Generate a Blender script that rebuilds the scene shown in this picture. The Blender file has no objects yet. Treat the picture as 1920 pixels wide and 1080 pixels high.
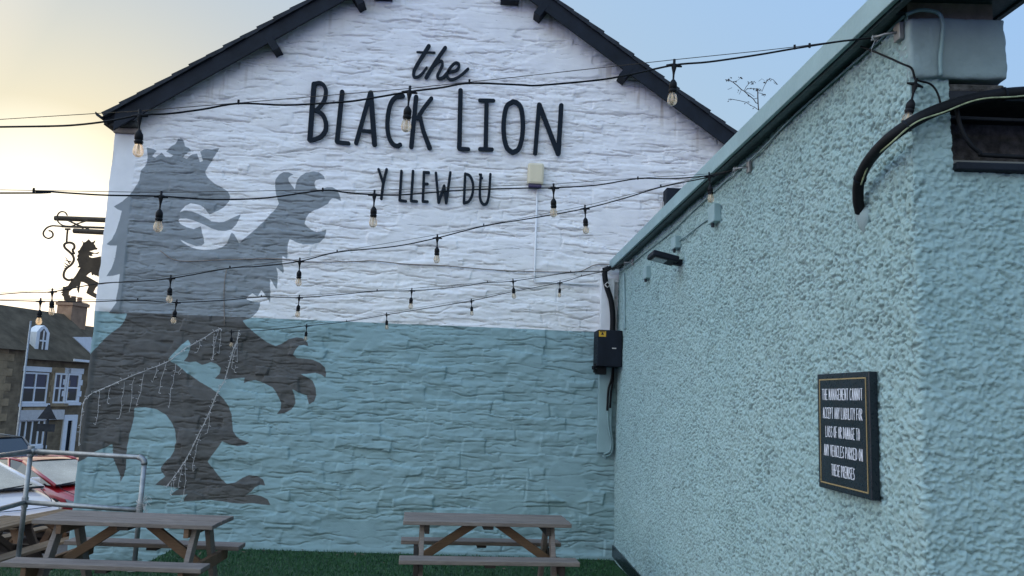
import bpy, math, random
import numpy as np
from mathutils import Vector, Matrix
random.seed(7)
sc = bpy.context.scene
COL = sc.collection
RAD = math.radians
SUN_EL, SUN_AZ = RAD(6.6), RAD(-27.0)        # azimuth from +Y towards +X
RAD = math.radians

# ------------------------------------------------------------------ survey
# Camera orientation recovered from the vanishing points of the gable, the side wall and the plumb lines.
F = 1472.0
H = 1.85
_u = np.array([404., -10589., F]); _u /= np.linalg.norm(_u)
_y = np.array([-67., 203., F]); _y -= _u * (_y @ _u); _y /= np.linalg.norm(_y)
_x = np.cross(_y, _u)
R = np.array([_x, _y, _u])
EYE = np.array([0, 0, H])
def ray(px, py): return R @ np.array([(px - 960) / F, (py - 540) / F, 1.])
def onY(px, py, D): d = ray(px, py); return d * (D / d[1]) + EYE
def onX(px, py, D): d = ray(px, py); return d * (D / d[0]) + EYE
def onZ(px, py, z): d = ray(px, py); return d * ((z - H) / d[2]) + EYE
def onP(px, py, p0, n):
    d = ray(px, py); p0 = np.array(p0); n = np.array(n)
    return d * (((p0 - EYE) @ n) / (d @ n)) + EYE

GY = 9.83      # gable wall plane
WX = 1.739     # rendered side wall plane
NY = 3.035     # its near corner
GL = -4.735    # left edge of the gable

# ------------------------------------------------------------------ helpers
ORG = {}
def setp(o, label=None, cat=None, group=None, kind=None):
    if label: o['label'] = label
    if cat: o['category'] = cat
    if group: o['group'] = group
    if kind: o['kind'] = kind
    return o
def thing(name, label, cat, loc=(0, 0, 0), group=None, rotz=0):
    o = bpy.data.objects.new(name, None); COL.objects.link(o)
    o.empty_display_size = 0.1
    o.location = loc; o.rotation_euler = (0, 0, rotz)
    ORG[o.name] = np.array(loc, float)
    return setp(o, label, cat, group)

class MB:
    def __init__(s): s.v = []; s.f = []; s.n = 0
    def add(s, vs, fs):
        b = s.n
        s.v.extend([tuple(float(c) for c in p) for p in vs]); s.n += len(vs)
        s.f.extend([tuple(b + i for i in f) for f in fs])
        return s
    def box(s, c, size, rot=None):
        c = np.array(c, float); h = np.array(size, float) / 2
        pts = []
        for sx in (-1, 1):
            for sy in (-1, 1):
                for sz in (-1, 1):
                    p = np.array([sx, sy, sz]) * h
                    if rot is not None: p = rot @ p
                    pts.append(c + p)
        return s.add(pts, [(0, 1, 3, 2), (4, 6, 7, 5), (0, 4, 5, 1), (2, 3, 7, 6), (0, 2, 6, 4), (1, 5, 7, 3)])
    def beam(s, p0, p1, w, h, up=(0, 0, 1), e0=0, e1=0):
        p0 = np.array(p0, float); p1 = np.array(p1, float); d = p1 - p0; L = np.linalg.norm(d); d /= L
        up = np.array(up, float); sd = np.cross(d, up); sd /= np.linalg.norm(sd); up = np.cross(sd, d)
        return s.box((p0 + p1) / 2, (L, w, h), np.array([d, sd, up]).T)
    def tube(s, pts, r, n=8, cap=True):
        pts = [np.array(p, float) for p in pts]; m = len(pts)
        rs = r if hasattr(r, '__len__') else [r] * m
        ring = []; ref = None
        for i in range(m):
            t = pts[min(i + 1, m - 1)] - pts[max(i - 1, 0)]; t /= (np.linalg.norm(t) + 1e-12)
            if ref is None:
                a = np.array([0, 0, 1.]) if abs(t[2]) < .9 else np.array([1., 0, 0])
                ref = np.cross(t, a)
            ref = ref - t * (ref @ t); ref /= np.linalg.norm(ref)
            bi = np.cross(t, ref)
            for k in range(n):
                a = 2 * math.pi * k / n
                ring.append(pts[i] + rs[i] * (math.cos(a) * ref + math.sin(a) * bi))
        fs = []
        for i in range(m - 1):
            for k in range(n):
                fs.append((i * n + k, i * n + (k + 1) % n, (i + 1) * n + (k + 1) % n, (i + 1) * n + k))
        if cap:
            fs.append(tuple(reversed(range(n)))); fs.append(tuple((m - 1) * n + k for k in range(n)))
        return s.add(ring, fs)
    def prism(s, poly, off):
        n = len(poly); off = np.array(off, float)
        a = [np.array(p, float) for p in poly]; b = [p + off for p in a]
        fs = [tuple(range(n)), tuple(reversed(range(n, 2 * n)))]
        for i in range(n):
            j = (i + 1) % n; fs.append((i, n + i, n + j, j))
        return s.add(a + b, fs)
    def lathe(s, prof, c, n=14):
        c = np.array(c, float); vs = []; fs = []
        for r, z in prof:
            for k in range(n):
                a = 2 * math.pi * k / n; vs.append(c + np.array([r * math.cos(a), r * math.sin(a), z]))
        for i in range(len(prof) - 1):
            for k in range(n):
                fs.append((i * n + k, i * n + (k + 1) % n, (i + 1) * n + (k + 1) % n, (i + 1) * n + k))
        return s.add(vs, fs)
    def quad(s, a, b, c, d): return s.add([a, b, c, d], [(0, 1, 2, 3)])
    def mesh(s, name, org=(0, 0, 0)):
        me = bpy.data.meshes.new(name)
        o = np.array(org)
        me.from_pydata([tuple(np.array(p) - o) for p in s.v], [], s.f)
        me.validate(); me.update()
        return me

def fixn(me):
    import bmesh
    b = bmesh.new(); b.from_mesh(me); bmesh.ops.recalc_face_normals(b, faces=b.faces); b.to_mesh(me); b.free()

def link(name, me, mat, parent=None, smooth=False, bevel=0, label=None):
    o = bpy.data.objects.new(name, me); COL.objects.link(o)
    me.materials.append(mat)
    if smooth: me.polygons.foreach_set('use_smooth', [True] * len(me.polygons))
    if bevel:
        m = o.modifiers.new('bevel', 'BEVEL'); m.width = bevel; m.segments = 2; m.limit_method = 'ANGLE'; m.angle_limit = RAD(40)
        m.harden_normals = False
    if parent: o.parent = parent
    if label: o['label'] = label
    return o
def part(name, mb, mat, parent, smooth=False, bevel=0, label=None):
    org = ORG[parent.name] if parent.name in ORG else np.zeros(3)
    me = mb.mesh(name, org); fixn(me)
    o = link(name, me, mat, parent, smooth, bevel, label)
    ORG[o.name] = org
    return o
def solo(name, mb, mat, label=None, cat=None, group=None, kind=None, smooth=False, bevel=0):
    me = mb.mesh(name); fixn(me)
    o = link(name, me, mat, None, smooth, bevel)
    ORG[o.name] = np.zeros(3)
    return setp(o, label, cat, group, kind)
def dup(root, loc, rotz=0, label=None):
    r = root.copy(); COL.objects.link(r); r.location = loc; r.rotation_euler = (0, 0, rotz)
    if label: r['label'] = label
    for ch in list(root.children):
        c = ch.copy(); COL.objects.link(c); c.parent = r
        for g in list(ch.children):
            d = g.copy(); COL.objects.link(d); d.parent = c
    return r
def spline(pts, k=5):
    P = [np.array(p, float) for p in pts]
    if len(P) < 3: return P
    P = [2 * P[0] - P[1]] + P + [2 * P[-1] - P[-2]]
    out = []
    for i in range(1, len(P) - 2):
        a, b, c, d = P[i - 1:i + 3]
        for j in range(k):
            t = j / k
            out.append(.5 * (2 * b + (c - a) * t + (2 * a - 5 * b + 4 * c - d) * t * t + (3 * b - a - 3 * c + d) * t ** 3))
    out.append(P[-2]); return out

# ------------------------------------------------------------------ materials
def newmat(name):
    m = bpy.data.materials.new(name); m.use_nodes = True
    nt = m.node_tree; b = nt.nodes['Principled BSDF']
    return m, nt, b
def N(nt, t, **k):
    n = nt.nodes.new(t)
    for a, v in k.items():
        if a in n.inputs: n.inputs[a].default_value = v
        else: setattr(n, a, v)
    return n
def rgba(c): return (c[0], c[1], c[2], 1)
def mixc(nt, fac, a, b, mode='MIX'):
    n = nt.nodes.new('ShaderNodeMix'); n.data_type = 'RGBA'; n.blend_type = mode
    for sock, v in ((n.inputs[0], fac), (n.inputs[6], a), (n.inputs[7], b)):
        if isinstance(v, bpy.types.NodeSocket): nt.links.new(v, sock)
        elif isinstance(v, (int, float)): sock.default_value = v
        else: sock.default_value = rgba(v)
    return n.outputs[2]
def mrange(nt, v, a, b, c=0., d=1.):
    n = nt.nodes.new('ShaderNodeMapRange'); nt.links.new(v, n.inputs[0])
    for i, x in enumerate((a, b, c, d)): n.inputs[i + 1].default_value = x
    return n.outputs[0]
def noise(nt, scale, detail=4, vec=None, rough=.55, stretch=None):
    if vec is None:
        tc = N(nt, 'ShaderNodeTexCoord'); vec = tc.outputs['Object']
    if stretch:
        mp = N(nt, 'ShaderNodeMapping'); mp.inputs['Scale'].default_value = stretch
        nt.links.new(vec, mp.inputs[0]); vec = mp.outputs[0]
    n = N(nt, 'ShaderNodeTexNoise', Scale=scale, Detail=detail, Roughness=rough)
    nt.links.new(vec, n.inputs['Vector']); return n.outputs['Fac']
def bump(nt, bsdf, h, dist=.002, strength=1.):
    b = N(nt, 'ShaderNodeBump', Strength=strength, Distance=dist)
    nt.links.new(h, b.inputs['Height']); nt.links.new(b.outputs[0], bsdf.inputs['Normal']); return b
def simple(name, col, rough=.6, metal=0, var=.25, scale=8, bscale=60, bdist=.0015, spec=.4, stretch=None, col2=None):
    m, nt, b = newmat(name)
    n = noise(nt, scale, 5, stretch=stretch)
    c2 = col2 if col2 else tuple(min(1, c * (1 + var)) for c in col)
    c1 = tuple(c * (1 - var) for c in col)
    nt.links.new(mixc(nt, mrange(nt, n, .3, .7), c1, c2), b.inputs['Base Color'])
    n2 = noise(nt, bscale, 3, stretch=stretch)
    nt.links.new(mrange(nt, n2, .3, .7, rough - .08, min(1, rough + .1)), b.inputs['Roughness'])
    b.inputs['Metallic'].default_value = metal
    b.inputs['Specular IOR Level'].default_value = spec
    if bdist: bump(nt, b, n2, bdist)
    return m

TEAL = (.25, .37, .385)
M = {}
M['black'] = simple('black_paint', (.010, .014, .021), .6, var=.3, scale=5, bscale=90, bdist=.001, spec=.15)
M['letter'] = simple('letter_paint', (.007, .013, .021), .6, var=.2, bdist=.0005, spec=.12)
M['rubber'] = simple('black_rubber', (.008, .009, .011), .6, var=.2, bdist=0, spec=.15)
M['slate'] = simple('slate', (.022, .026, .032), .7, var=.35, scale=6, bscale=30, bdist=.004, spec=.2)
M['tealpaint'] = simple('pale_teal_paint', (.25, .365, .375), .5, var=.1, scale=4, bscale=40, bdist=.001)
M['darkteal'] = simple('dark_teal_paint', (.022, .05, .055), .5, var=.25, bdist=.001)
M['whitepaint'] = simple('white_gloss_paint', (.72, .73, .74), .45, var=.06, bdist=.0008)
M['smoothrender'] = simple('smooth_render', (.225, .30, .31), .8, var=.14, scale=5, bscale=24, bdist=.006)
M['oldplaster'] = simple('old_plaster', (.23, .19, .16), .9, var=.3, scale=12, bscale=40, bdist=.008)
M['darkstone'] = simple('weathered_stone', (.07, .07, .065), .95, var=.6, scale=30, bscale=60, bdist=.01)
M['galv'] = simple('galvanised_steel', (.29, .30, .305), .5, metal=.75, var=.2, scale=14, bdist=.0006)
M['pvc'] = simple('grey_white_cable', (.55, .53, .5), .55, var=.12, bdist=0)
M['tealpvc'] = simple('painted_cable', (.2, .3, .31), .6, var=.15, bdist=0)
M['clearwire'] = simple('pale_fairy_wire', (.5, .49, .48), .35, var=.1, bdist=0)
M['iron'] = simple('dark_iron', (.05, .04, .028), .7, var=.3, bdist=.001, spec=.2)  # brown glare veil over the hanging sign put into the iron colour
M['alarm'] = simple('cream_plastic', (.64, .57, .40), .4, var=.05, bdist=0)
M['alarmbase'] = simple('dark_blue_lens', (.035, .025, .09), .25, var=.1, bdist=0)
M['yellow'] = simple('yellow_sticker', (.62, .36, .03), .5, var=.05, bdist=0)
M['lens'] = simple('lamp_lens', (.13, .14, .14), .15, var=.1, bdist=0, spec=.6)
M['brass'] = simple('gold_line', (.3, .22, .1), .4, var=.1, bdist=0)
M['board'] = simple('sign_board', (.008, .014, .02), .3, var=.3, scale=4, bdist=.0004)
M['white'] = simple('white_lettering', (.72, .74, .8), .5, var=.03, bdist=0)
M['earth'] = simple('green_yellow_wire', (.30, .34, .2), .45, var=.5, scale=60, bdist=0)
M['concrete'] = simple('concrete', (.25, .24, .22), .9, var=.2, scale=3, bscale=40, bdist=.004)
M['asphalt'] = simple('asphalt', (.055, .054, .053), .9, var=.25, scale=2, bscale=120, bdist=.004)
M['leaf'] = simple('sapling_leaf', (.035, .03, .028), .7, var=.5, scale=20, bdist=0)
M['stem'] = simple('sapling_stem', (.06, .05, .045), .8, var=.3, bdist=0)
M['tyre'] = simple('tyre', (.015, .015, .015), .85, var=.2, bdist=0)
M['rim'] = simple('alloy', (.45, .45, .46), .3, metal=.9, var=.1, bdist=0)
M['housestone'] = None
M['roofslate'] = simple('haze_tinted_slates', (.095, .075, .05), .9, var=.35, scale=1.5, bscale=8, bdist=.02, spec=.1)  # slate tint has warm backlit haze put into the colour
M['buff'] = simple('buff_brick', (.3, .22, .13), .9, var=.25, scale=3, bscale=10, bdist=.01)
M['terracotta'] = simple('chimney_brick', (.3, .19, .12), .9, var=.2, scale=3, bscale=10, bdist=.01)
M['curtain'] = simple('curtain', (.25, .22, .18), .9, var=.3, scale=3, bdist=0)

def wood(name, c1, c2, rough=.75):
    m, nt, b = newmat(name)
    tc = N(nt, 'ShaderNodeTexCoord'); v = tc.outputs['Object']
    g = noise(nt, 9, 8, v, .65, (1.2, 26, 26))
    s = noise(nt, 3, 4, v, .6, (1, 3, 3))
    col = mixc(nt, mrange(nt, g, .33, .68), c1, c2)
    col = mixc(nt, mrange(nt, s, .4, .75, 0, .55), col, tuple(c * .45 for c in c1))
    bd_ = noise(nt, 1, 1, v, .5, (.15, 9.5, 9.5)); col = mixc(nt, mrange(nt, bd_, .35, .65, 0, .5), col, tuple(c * .62 for c in c2))
    sp_ = noise(nt, 6, 3, v, .5, (.5, 40, 40)); col = mixc(nt, mrange(nt, sp_, .70, .74, 0, .8), col, (.02, .017, .015))
    nt.links.new(col, b.inputs['Base Color']); b.inputs['Roughness'].default_value = rough
    b.inputs['Specular IOR Level'].default_value = .25
    bump(nt, b, g, .003)
    return m
M['greywood'] = wood('weathered_wood', (.14, .115, .10), (.31, .26, .225))
M['brownwood'] = wood('brown_wood', (.13, .075, .044), (.24, .15, .095))
M['darkwood'] = wood('dark_wood', (.022, .018, .015), (.06, .047, .04))  # very dark wood for battens, beams and some legs
M['tanwood'] = wood('tan_wood', (.10, .075, .05), (.2, .15, .10))

def glass_thin(name, tint=(1, 1, 1), refl=.5):
    m, nt, b = newmat(name); nt.nodes.remove(b)
    out = nt.nodes['Material Output']
    tr = N(nt, 'ShaderNodeBsdfTransparent'); tr.inputs[0].default_value = rgba(tint)
    gl = N(nt, 'ShaderNodeBsdfGlossy', Roughness=.03)
    lw = N(nt, 'ShaderNodeLayerWeight', Blend=.35)
    mx = N(nt, 'ShaderNodeMixShader')
    nt.links.new(mrange(nt, lw.outputs['Fresnel'], 0, 1, .03, refl), mx.inputs[0])
    nt.links.new(tr.outputs[0], mx.inputs[1]); nt.links.new(gl.outputs[0], mx.inputs[2])
    tl = N(nt, 'ShaderNodeBsdfTranslucent'); tl.inputs[0].default_value = (1, .8, .55, 1)
    m2 = N(nt, 'ShaderNodeMixShader', Fac=.22); nt.links.new(mx.outputs[0], m2.inputs[1]); nt.links.new(tl.outputs[0], m2.inputs[2])
    nt.links.new(m2.outputs[0], out.inputs[0])
    return m
M['bulb'] = glass_thin('bulb_glass', (.97, .955, .93), .85)
m, nt, b = newmat('led_filament'); b.inputs['Base Color'].default_value = (.66, .54, .38, 1); b.inputs['Roughness'].default_value = .5
M['filament'] = m
def window_glass(name, col=(.03, .035, .04)):
    m, nt, b = newmat(name)
    b.inputs['Base Color'].default_value = rgba(col); b.inputs['Roughness'].default_value = .05
    b.inputs['Specular IOR Level'].default_value = .8
    return m
M['pane'] = window_glass('window_pane', (.09, .08, .068)); M['pane'].node_tree.nodes['Principled BSDF'].inputs['Specular IOR Level'].default_value = .15
M['carglass'] = window_glass('car_glass', (.02, .025, .03))
M['mistglare'] = simple('mist_glare_windscreen', (.40, .375, .31), .2, var=.3, scale=1.2, bdist=0, spec=.7)  # pale cream base: mist plus sunlit reflection painted into the colour
def carpaint(name, col):
    m, nt, b = newmat(name)
    b.inputs['Base Color'].default_value = rgba(col); b.inputs['Roughness'].default_value = .28
    b.inputs['Coat Weight'].default_value = .8; b.inputs['Coat Roughness'].default_value = .04
    return m
def stonewall(name, c1, c2, mortar, sc_=1., bw=.42, rh=.17):
    m, nt, b = newmat(name)
    tc = N(nt, 'ShaderNodeTexCoord')
    nz = noise(nt, 2.2, 3, tc.outputs['UV'])
    br = N(nt, 'ShaderNodeTexBrick'); br.inputs['Scale'].default_value = sc_
    br.inputs['Brick Width'].default_value = bw; br.inputs['Row Height'].default_value = rh; br.inputs['Mortar Size'].default_value = .012
    br.inputs['Color1'].default_value = rgba(c1); br.inputs['Color2'].default_value = rgba(c2); br.inputs['Mortar'].default_value = rgba(mortar)
    nt.links.new(tc.outputs['UV'], br.inputs['Vector'])
    col = mixc(nt, .7, br.outputs['Color'], mixc(nt, mrange(nt, nz, .3, .7), tuple(c * .6 for c in c1), tuple(c * 1.3 for c in c2)))
    nt.links.new(col, b.inputs['Base Color']); b.inputs['Roughness'].default_value = .9
    bump(nt, b, br.outputs['Fac'], .02, -.6)
    return m
M['housestone'] = stonewall('rubble_stone', (.12, .085, .05), (.20, .15, .09), (.22, .175, .12))

# ------------------------------------------------------------------ numpy relief
rng = np.random.default_rng(11)
def gnoise(nz, nx, cell, lx, lz, seed):
    r = np.random.default_rng(seed); w = r.standard_normal((nz, nx))
    fz = np.fft.fftfreq(nz, cell)[:, None]; fx = np.fft.rfftfreq(nx, cell)[None, :]
    k = np.exp(-2 * (math.pi ** 2) * ((fx * lx) ** 2 + (fz * lz) ** 2))
    o = np.fft.irfft2(np.fft.rfft2(w) * k, s=(nz, nx)); o -= o.mean(); return o / o.std()
def sst(x, a, b):
    t = np.clip((x - a) / (b - a), 0, 1); return t * t * (3 - 2 * t)
def grid_mesh(name, P, keep, attrs):
    """P: (nz,nx,3) points, keep: (nz-1,nx-1) bool faces, attrs: name -> (nz,nx) floats"""
    nz, nx, _ = P.shape
    i = np.arange(nz * nx).reshape(nz, nx)
    q = np.stack([i[:-1, :-1], i[:-1, 1:], i[1:, 1:], i[1:, :-1]], -1)[keep]
    used = np.zeros(nz * nx, bool); used[q.ravel()] = True
    remap = np.cumsum(used) - 1
    q = remap[q]; V = P.reshape(-1, 3)[used]
    me = bpy.data.meshes.new(name)
    me.vertices.add(len(V)); me.vertices.foreach_set('co', V.astype(np.float32).ravel())
    nf = len(q)
    me.loops.add(nf * 4); me.loops.foreach_set('vertex_index', q.astype(np.int32).ravel())
    me.polygons.add(nf); me.polygons.foreach_set('loop_start', (np.arange(nf) * 4).astype(np.int32))
    try: me.polygons.foreach_set('loop_total', np.full(nf, 4, np.int32))
    except Exception: pass
    me.update(calc_edges=True)
    me.polygons.foreach_set('use_smooth', [True] * nf)
    for k, a in attrs.items():
        at = me.attributes.new(k, 'FLOAT', 'POINT'); at.data.foreach_set('value', a.reshape(-1)[used].astype(np.float32))
    me.validate()
    return me

# lion mural outline, traced from the wall (two overlapping survey sheets A and B)
def A_(s): return [(130 + float(a) / 3, 240 + float(b) / 3) for a, b in (t.split(',') for t in s.split())]
def B_(s): return [(130 + float(a) / 2.7, 560 + float(b) / 2.7) for a, b in (t.split(',') for t in s.split())]
LION = A_('440,190 443,150 438,112 475,120 490,128 525,140 545,135 555,120 575,103 595,90 610,66 625,55 638,62 648,85 652,104 675,113 684,128 '
 '735,130 760,116 800,120 845,112 830,140 800,185 775,230 765,250 775,272 790,290 820,315 860,335 895,360 905,385 897,415 870,445 830,470 790,487 '
 '777,475 770,460 745,440 715,430 685,425 655,440 635,460 625,475 650,465 690,470 730,485 770,505 800,525 840,530 870,528 900,515 930,500 965,485 '
 '955,515 940,545 915,570 880,580 840,578 800,565 760,545 730,533 700,520 660,510 620,510 612,520 625,540 660,558 700,568 740,553 748,590 758,620 760,650 745,662 715,665 670,650 625,628 '
 '640,645 680,668 720,682 760,687 820,682 860,670 890,645 905,615 915,588 930,600 945,625 955,648 985,625 1020,595 1060,560 1100,520 1140,475 1165,445 1178,425 1170,395 1160,360 1155,320 1160,290 '
 '1180,262 1205,248 1235,250 1262,262 1245,270 1232,282 1235,300 1250,320 1268,345 1272,320 1280,295 1300,270 1330,250 1370,242 1405,248 1430,268 1440,290 1410,288 1385,295 1378,310 1385,335 1400,355 '
 '1420,345 1450,333 1480,333 1505,348 1520,375 1528,410 1505,398 1480,395 1465,405 1455,425 1430,440 1400,455 1375,465 1350,480 1330,510 1325,540 1345,560 1365,575 1395,588 1420,582 1445,572 1445,595 1435,620 '
 '1410,645 1370,657 1320,657 1280,645 1240,625 1232,650 1230,690 1228,740 1215,730 1200,720 1200,760 1208,800 1205,820 1185,800 1165,783 1175,820 1172,860 1170,910 1155,890 1140,862 1130,847 1132,890 1132,930 1130,985 '
 '1115,960 1095,930 1080,912 1070,930 1060,950 1030,930 998,955 1000,965 1030,975 1072,980') + B_(
 '968,15 965,40 950,70 920,100 880,112 900,140 960,190 1000,220 1045,240 1080,225 1110,205 1150,195 1180,198 1205,220 1212,242 1190,235 1165,238 1145,260 1135,285 1150,300 1190,303 1230,308 1270,325 1295,350 1300,380 '
 '1297,400 1275,385 1245,375 1210,380 1170,382 1200,395 1230,415 1247,450 1250,490 1240,520 1215,535 1205,510 1200,490 1170,480 1130,458 1140,490 1145,530 1125,560 1090,580 1050,585 1068,560 1072,530 1060,500 1045,470 '
 '1030,450 990,430 940,412 905,418 880,428 885,400 850,402 790,410 735,405 760,380 766,350 745,330 715,321 690,332 672,335 640,318 610,322 580,316 600,292 613,255 614,230 600,208 580,225 545,260 520,285 505,305 '
 '515,320 545,335 600,380 660,420 720,455 755,480 780,505 805,540 822,585 825,630 830,670 850,700 880,718 912,728 890,742 850,747 810,738 775,722 760,745 730,785 700,825 730,865 770,915 800,937 840,930 880,905 910,893 '
 '950,898 980,915 993,947 965,942 940,955 925,975 895,992 930,990 970,998 1005,1015 1020,1045 975,1042 930,1035 880,1038 820,1033 760,1025 700,1018 640,1022 578,1027 585,1005 600,990 560,995 510,995 535,975 555,960 '
 '500,950 432,942 460,920 485,900 465,875 462,850 480,830 510,805 530,770 538,720 535,670 520,630 490,590 440,560 380,550 330,552 325,600 312,650 300,690 290,740 285,800 282,860 270,900 258,930 250,890 235,850 222,810 '
 '215,770 215,735 180,755 140,770 110,785 80,810 20,840 20,720 60,290 100,290 150,230 200,180 255,140 285,100 291,75 240,77 195,72 215,55 240,20') + A_(
 '265,960 278,900 286,822 245,833 210,835 240,790 260,730 270,662 235,663 210,655 240,630 265,580 285,520 298,467 275,460 252,443 300,415 340,380 370,340 395,295 405,240 425,220')
HOLES = [A_('468,160 500,124 530,118 548,135 585,155 575,166 545,165 522,140 500,155 485,168'),
         A_('640,165 670,137 700,130 735,128 752,185 735,191 720,145 690,150 660,172')]
def towall(poly): return np.array([onY(a, b, GY)[[0, 2]] for a, b in poly])
def sdf_poly(X, Z, P):
    d = np.full(X.shape, 1e9); ins = np.zeros(X.shape, bool)
    Q = np.roll(P, -1, 0)
    for (x0, z0), (x1, z1) in zip(P, Q):
        ex, ez = x1 - x0, z1 - z0
        t = np.clip(((X - x0) * ex + (Z - z0) * ez) / (ex * ex + ez * ez + 1e-12), 0, 1)
        d = np.minimum(d, (X - x0 - t * ex) ** 2 + (Z - z0 - t * ez) ** 2)
        c = ((z0 <= Z) & (z1 > Z)) | ((z1 <= Z) & (z0 > Z))
        if abs(ez) > 1e-12: ins ^= c & (X < x0 + (Z - z0) / ez * ex)
    return np.where(ins, 1, -1) * np.sqrt(d)

# roof verge line (bargeboard top edge, 0.2 m in front of the wall)
VL = np.array([-4.80, 5.15]); VA = np.array([-0.60, 8.04]); VR = np.array([3.62, 5.06])
def verge_z(X):
    return np.where(X < VA[0], VL[1] + (X - VL[0]) * (VA[1] - VL[1]) / (VA[0] - VL[0]), VA[1] + (X - VA[0]) * (VR[1] - VA[1]) / (VR[0] - VA[0]))

def gable_relief():
    c = .0095; x0, x1, z0, z1 = GL, 3.70, -.72, 8.05
    nx = int((x1 - x0) / c) + 1; nz = int((z1 - z0) / c) + 1
    xs = np.linspace(x0, x1, nx); zs = np.linspace(z0, z1, nz)
    X, Z = np.meshgrid(xs, zs)
    g = lambda lx, lz, s: gnoise(nz, nx, c, lx, lz, s)
    zw = Z + .035 * g(.30, .22, 1) + .009 * g(.07, .05, 2)
    xw = X + .03 * g(.25, .2, 3) + .012 * g(.06, .06, 4)
    up = sst(Z + .25 * g(.5, .3, 5), 2.2, 3.0)      # thin slaty courses above, bigger rubble below
    rel = np.zeros_like(X); joint = np.zeros_like(X)
    zb = [-1.0]
    while zb[-1] < 8.6:
        lo = zb[-1] < 2.6
        zb.append(zb[-1] + (rng.uniform(.085, .20) if lo else rng.uniform(.055, .13)))
    for k in range(len(zb) - 1):
        m = (zw >= zb[k]) & (zw < zb[k + 1]); hh = zb[k + 1] - zb[k]
        if not m.any(): continue
        xb = [-5.2 - rng.uniform(0, .3)]
        while xb[-1] < 4.1: xb.append(xb[-1] + rng.uniform(1.1, 4.6) * hh + .05)
        xb = np.array(xb); ns = len(xb)
        off = rng.normal(0, .0085, ns); tz = rng.normal(.03, .05, ns); tx = rng.normal(0, .02, ns)
        jv = rng.uniform(0, 1, ns) ** 1.5 * (.25 + .75 * sst(xb, -2.2, .2)); jh = rng.uniform(.1, 1, ns)
        x = xw[m]; z = zw[m]; i = np.clip(np.searchsorted(xb, x) - 1, 0, ns - 2)
        dx0 = x - xb[i]; dx1 = xb[i + 1] - x; dz0 = z - zb[k]; dz1 = zb[k + 1] - z
        zc = (zb[k] + zb[k + 1]) / 2; xc = (xb[i] + xb[i + 1]) / 2
        rel[m] = off[i] + tz[i] * np.clip(z - zc, -.07, .07) + tx[i] * np.clip(x - xc, -.2, .2)
        w = .0088
        j = np.maximum(np.exp(-(dx0 / w) ** 2) * jv[i], np.exp(-(dx1 / w) ** 2) * jv[i + 1])
        j = np.maximum(j, np.exp(-(dz0 / w) ** 2) * jh[i])
        joint[m] = j
    # soften the steps between stones as old paint does, differently above and below
    def blur(a, s):
        fz = np.fft.fftfreq(nz, c)[:, None]; fx = np.fft.rfftfreq(nx, c)[None, :]
        return np.fft.irfft2(np.fft.rfft2(a) * np.exp(-2 * math.pi ** 2 * s * s * (fx ** 2 + fz ** 2)), s=a.shape)
    rel = blur(rel, .0052)
    fill = sst(g(.35, .22, 6), -.7, .9)
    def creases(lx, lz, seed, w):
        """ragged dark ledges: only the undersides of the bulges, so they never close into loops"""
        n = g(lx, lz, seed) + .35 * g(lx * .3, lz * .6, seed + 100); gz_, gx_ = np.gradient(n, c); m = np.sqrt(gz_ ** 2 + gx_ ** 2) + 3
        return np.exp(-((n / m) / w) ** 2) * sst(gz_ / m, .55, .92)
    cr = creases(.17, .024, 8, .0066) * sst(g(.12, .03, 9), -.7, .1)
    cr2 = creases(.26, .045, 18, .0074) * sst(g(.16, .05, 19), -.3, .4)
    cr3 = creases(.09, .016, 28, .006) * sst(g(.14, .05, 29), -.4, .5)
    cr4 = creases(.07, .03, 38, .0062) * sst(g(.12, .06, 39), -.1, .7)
    r = rel * (1.0 - .45 * up) - joint * (.022 - .008 * up) * (.10 + .90 * fill)
    bulge = .0045 * np.tanh(1.6 * g(.17, .024, 8)) * (.4 + .6 * up) + .0035 * np.tanh(1.6 * g(.26, .045, 18))
    r += bulge - (cr * (.017 + .004 * up) + cr2 * (.020 + .002 * up) + cr3 * .012 + cr4 * (.014 - .006 * up))
    r += .0014 * g(.05, .012, 12) + .0013 * g(.018, .011, 13) + .0022 * g(.12, .06, 14) + .006 * g(.7, .5, 15)
    r += up * .0012 * g(.10, .018, 16) + (1 - up) * .0025 * g(.035, .03, 17)
    patch = sst(g(.22, .12, 21), 1.15, 1.7); r = r * (1 - .8 * patch) + patch * .004   # cement patches
    strip = np.maximum(sst(X + .004 * g(.02, .3, 22), GL + .30, GL + .325), (1 - sst(Z + .02 * g(.1, .05, 27), 2.62, 2.78)) * sst(X, GL + .03, GL + .09))
    r = r * strip + (1 - strip) * (.012 + .0012 * g(.3, .3, 23) + .0006 * g(.03, .03, 24))
    edge = sst(X, GL, GL + .02)
    foot = 1 - sst(Z, -.04, .05)
    r = np.where(X > -3.3, r * (1 - .6 * foot) + foot * .022, r)
    Y = GY - r
    Y[:, 0] = GY + .03
    X2 = X + (1 - sst(X, GL, GL + .02)) * .010 * g(.05, .05, 25)
    P = np.stack([X2, Y, Z], -1)
    lion = np.full(X.shape, -.5)
    lz = (zs > .1) & (zs < 5.1); lx = (xs < -1.2)
    s = np.ix_(lz, lx)
    sub = sdf_poly(X[s], Z[s], towall(LION))
    for hpoly in HOLES: sub = np.minimum(sub, -sdf_poly(X[s], Z[s], towall(hpoly)))
    lion[s] = np.clip(sub, -.5, .5)
    ramp = verge_z(X) - Z
    drip = sst(g(.012, .25, 31), .4, 1.8) * sst(g(.3, .3, 32), -.6, .9)
    grime = (1 - sst(ramp, .22, .75)) * (.35 * sst(g(.12, .16, 33), -.3, 1.3) + .8 * drip)
    keep = ((Z < verge_z(X) - .06) & ~((X > -2.6) & (Z < -.12)))[:-1, :-1]
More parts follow.
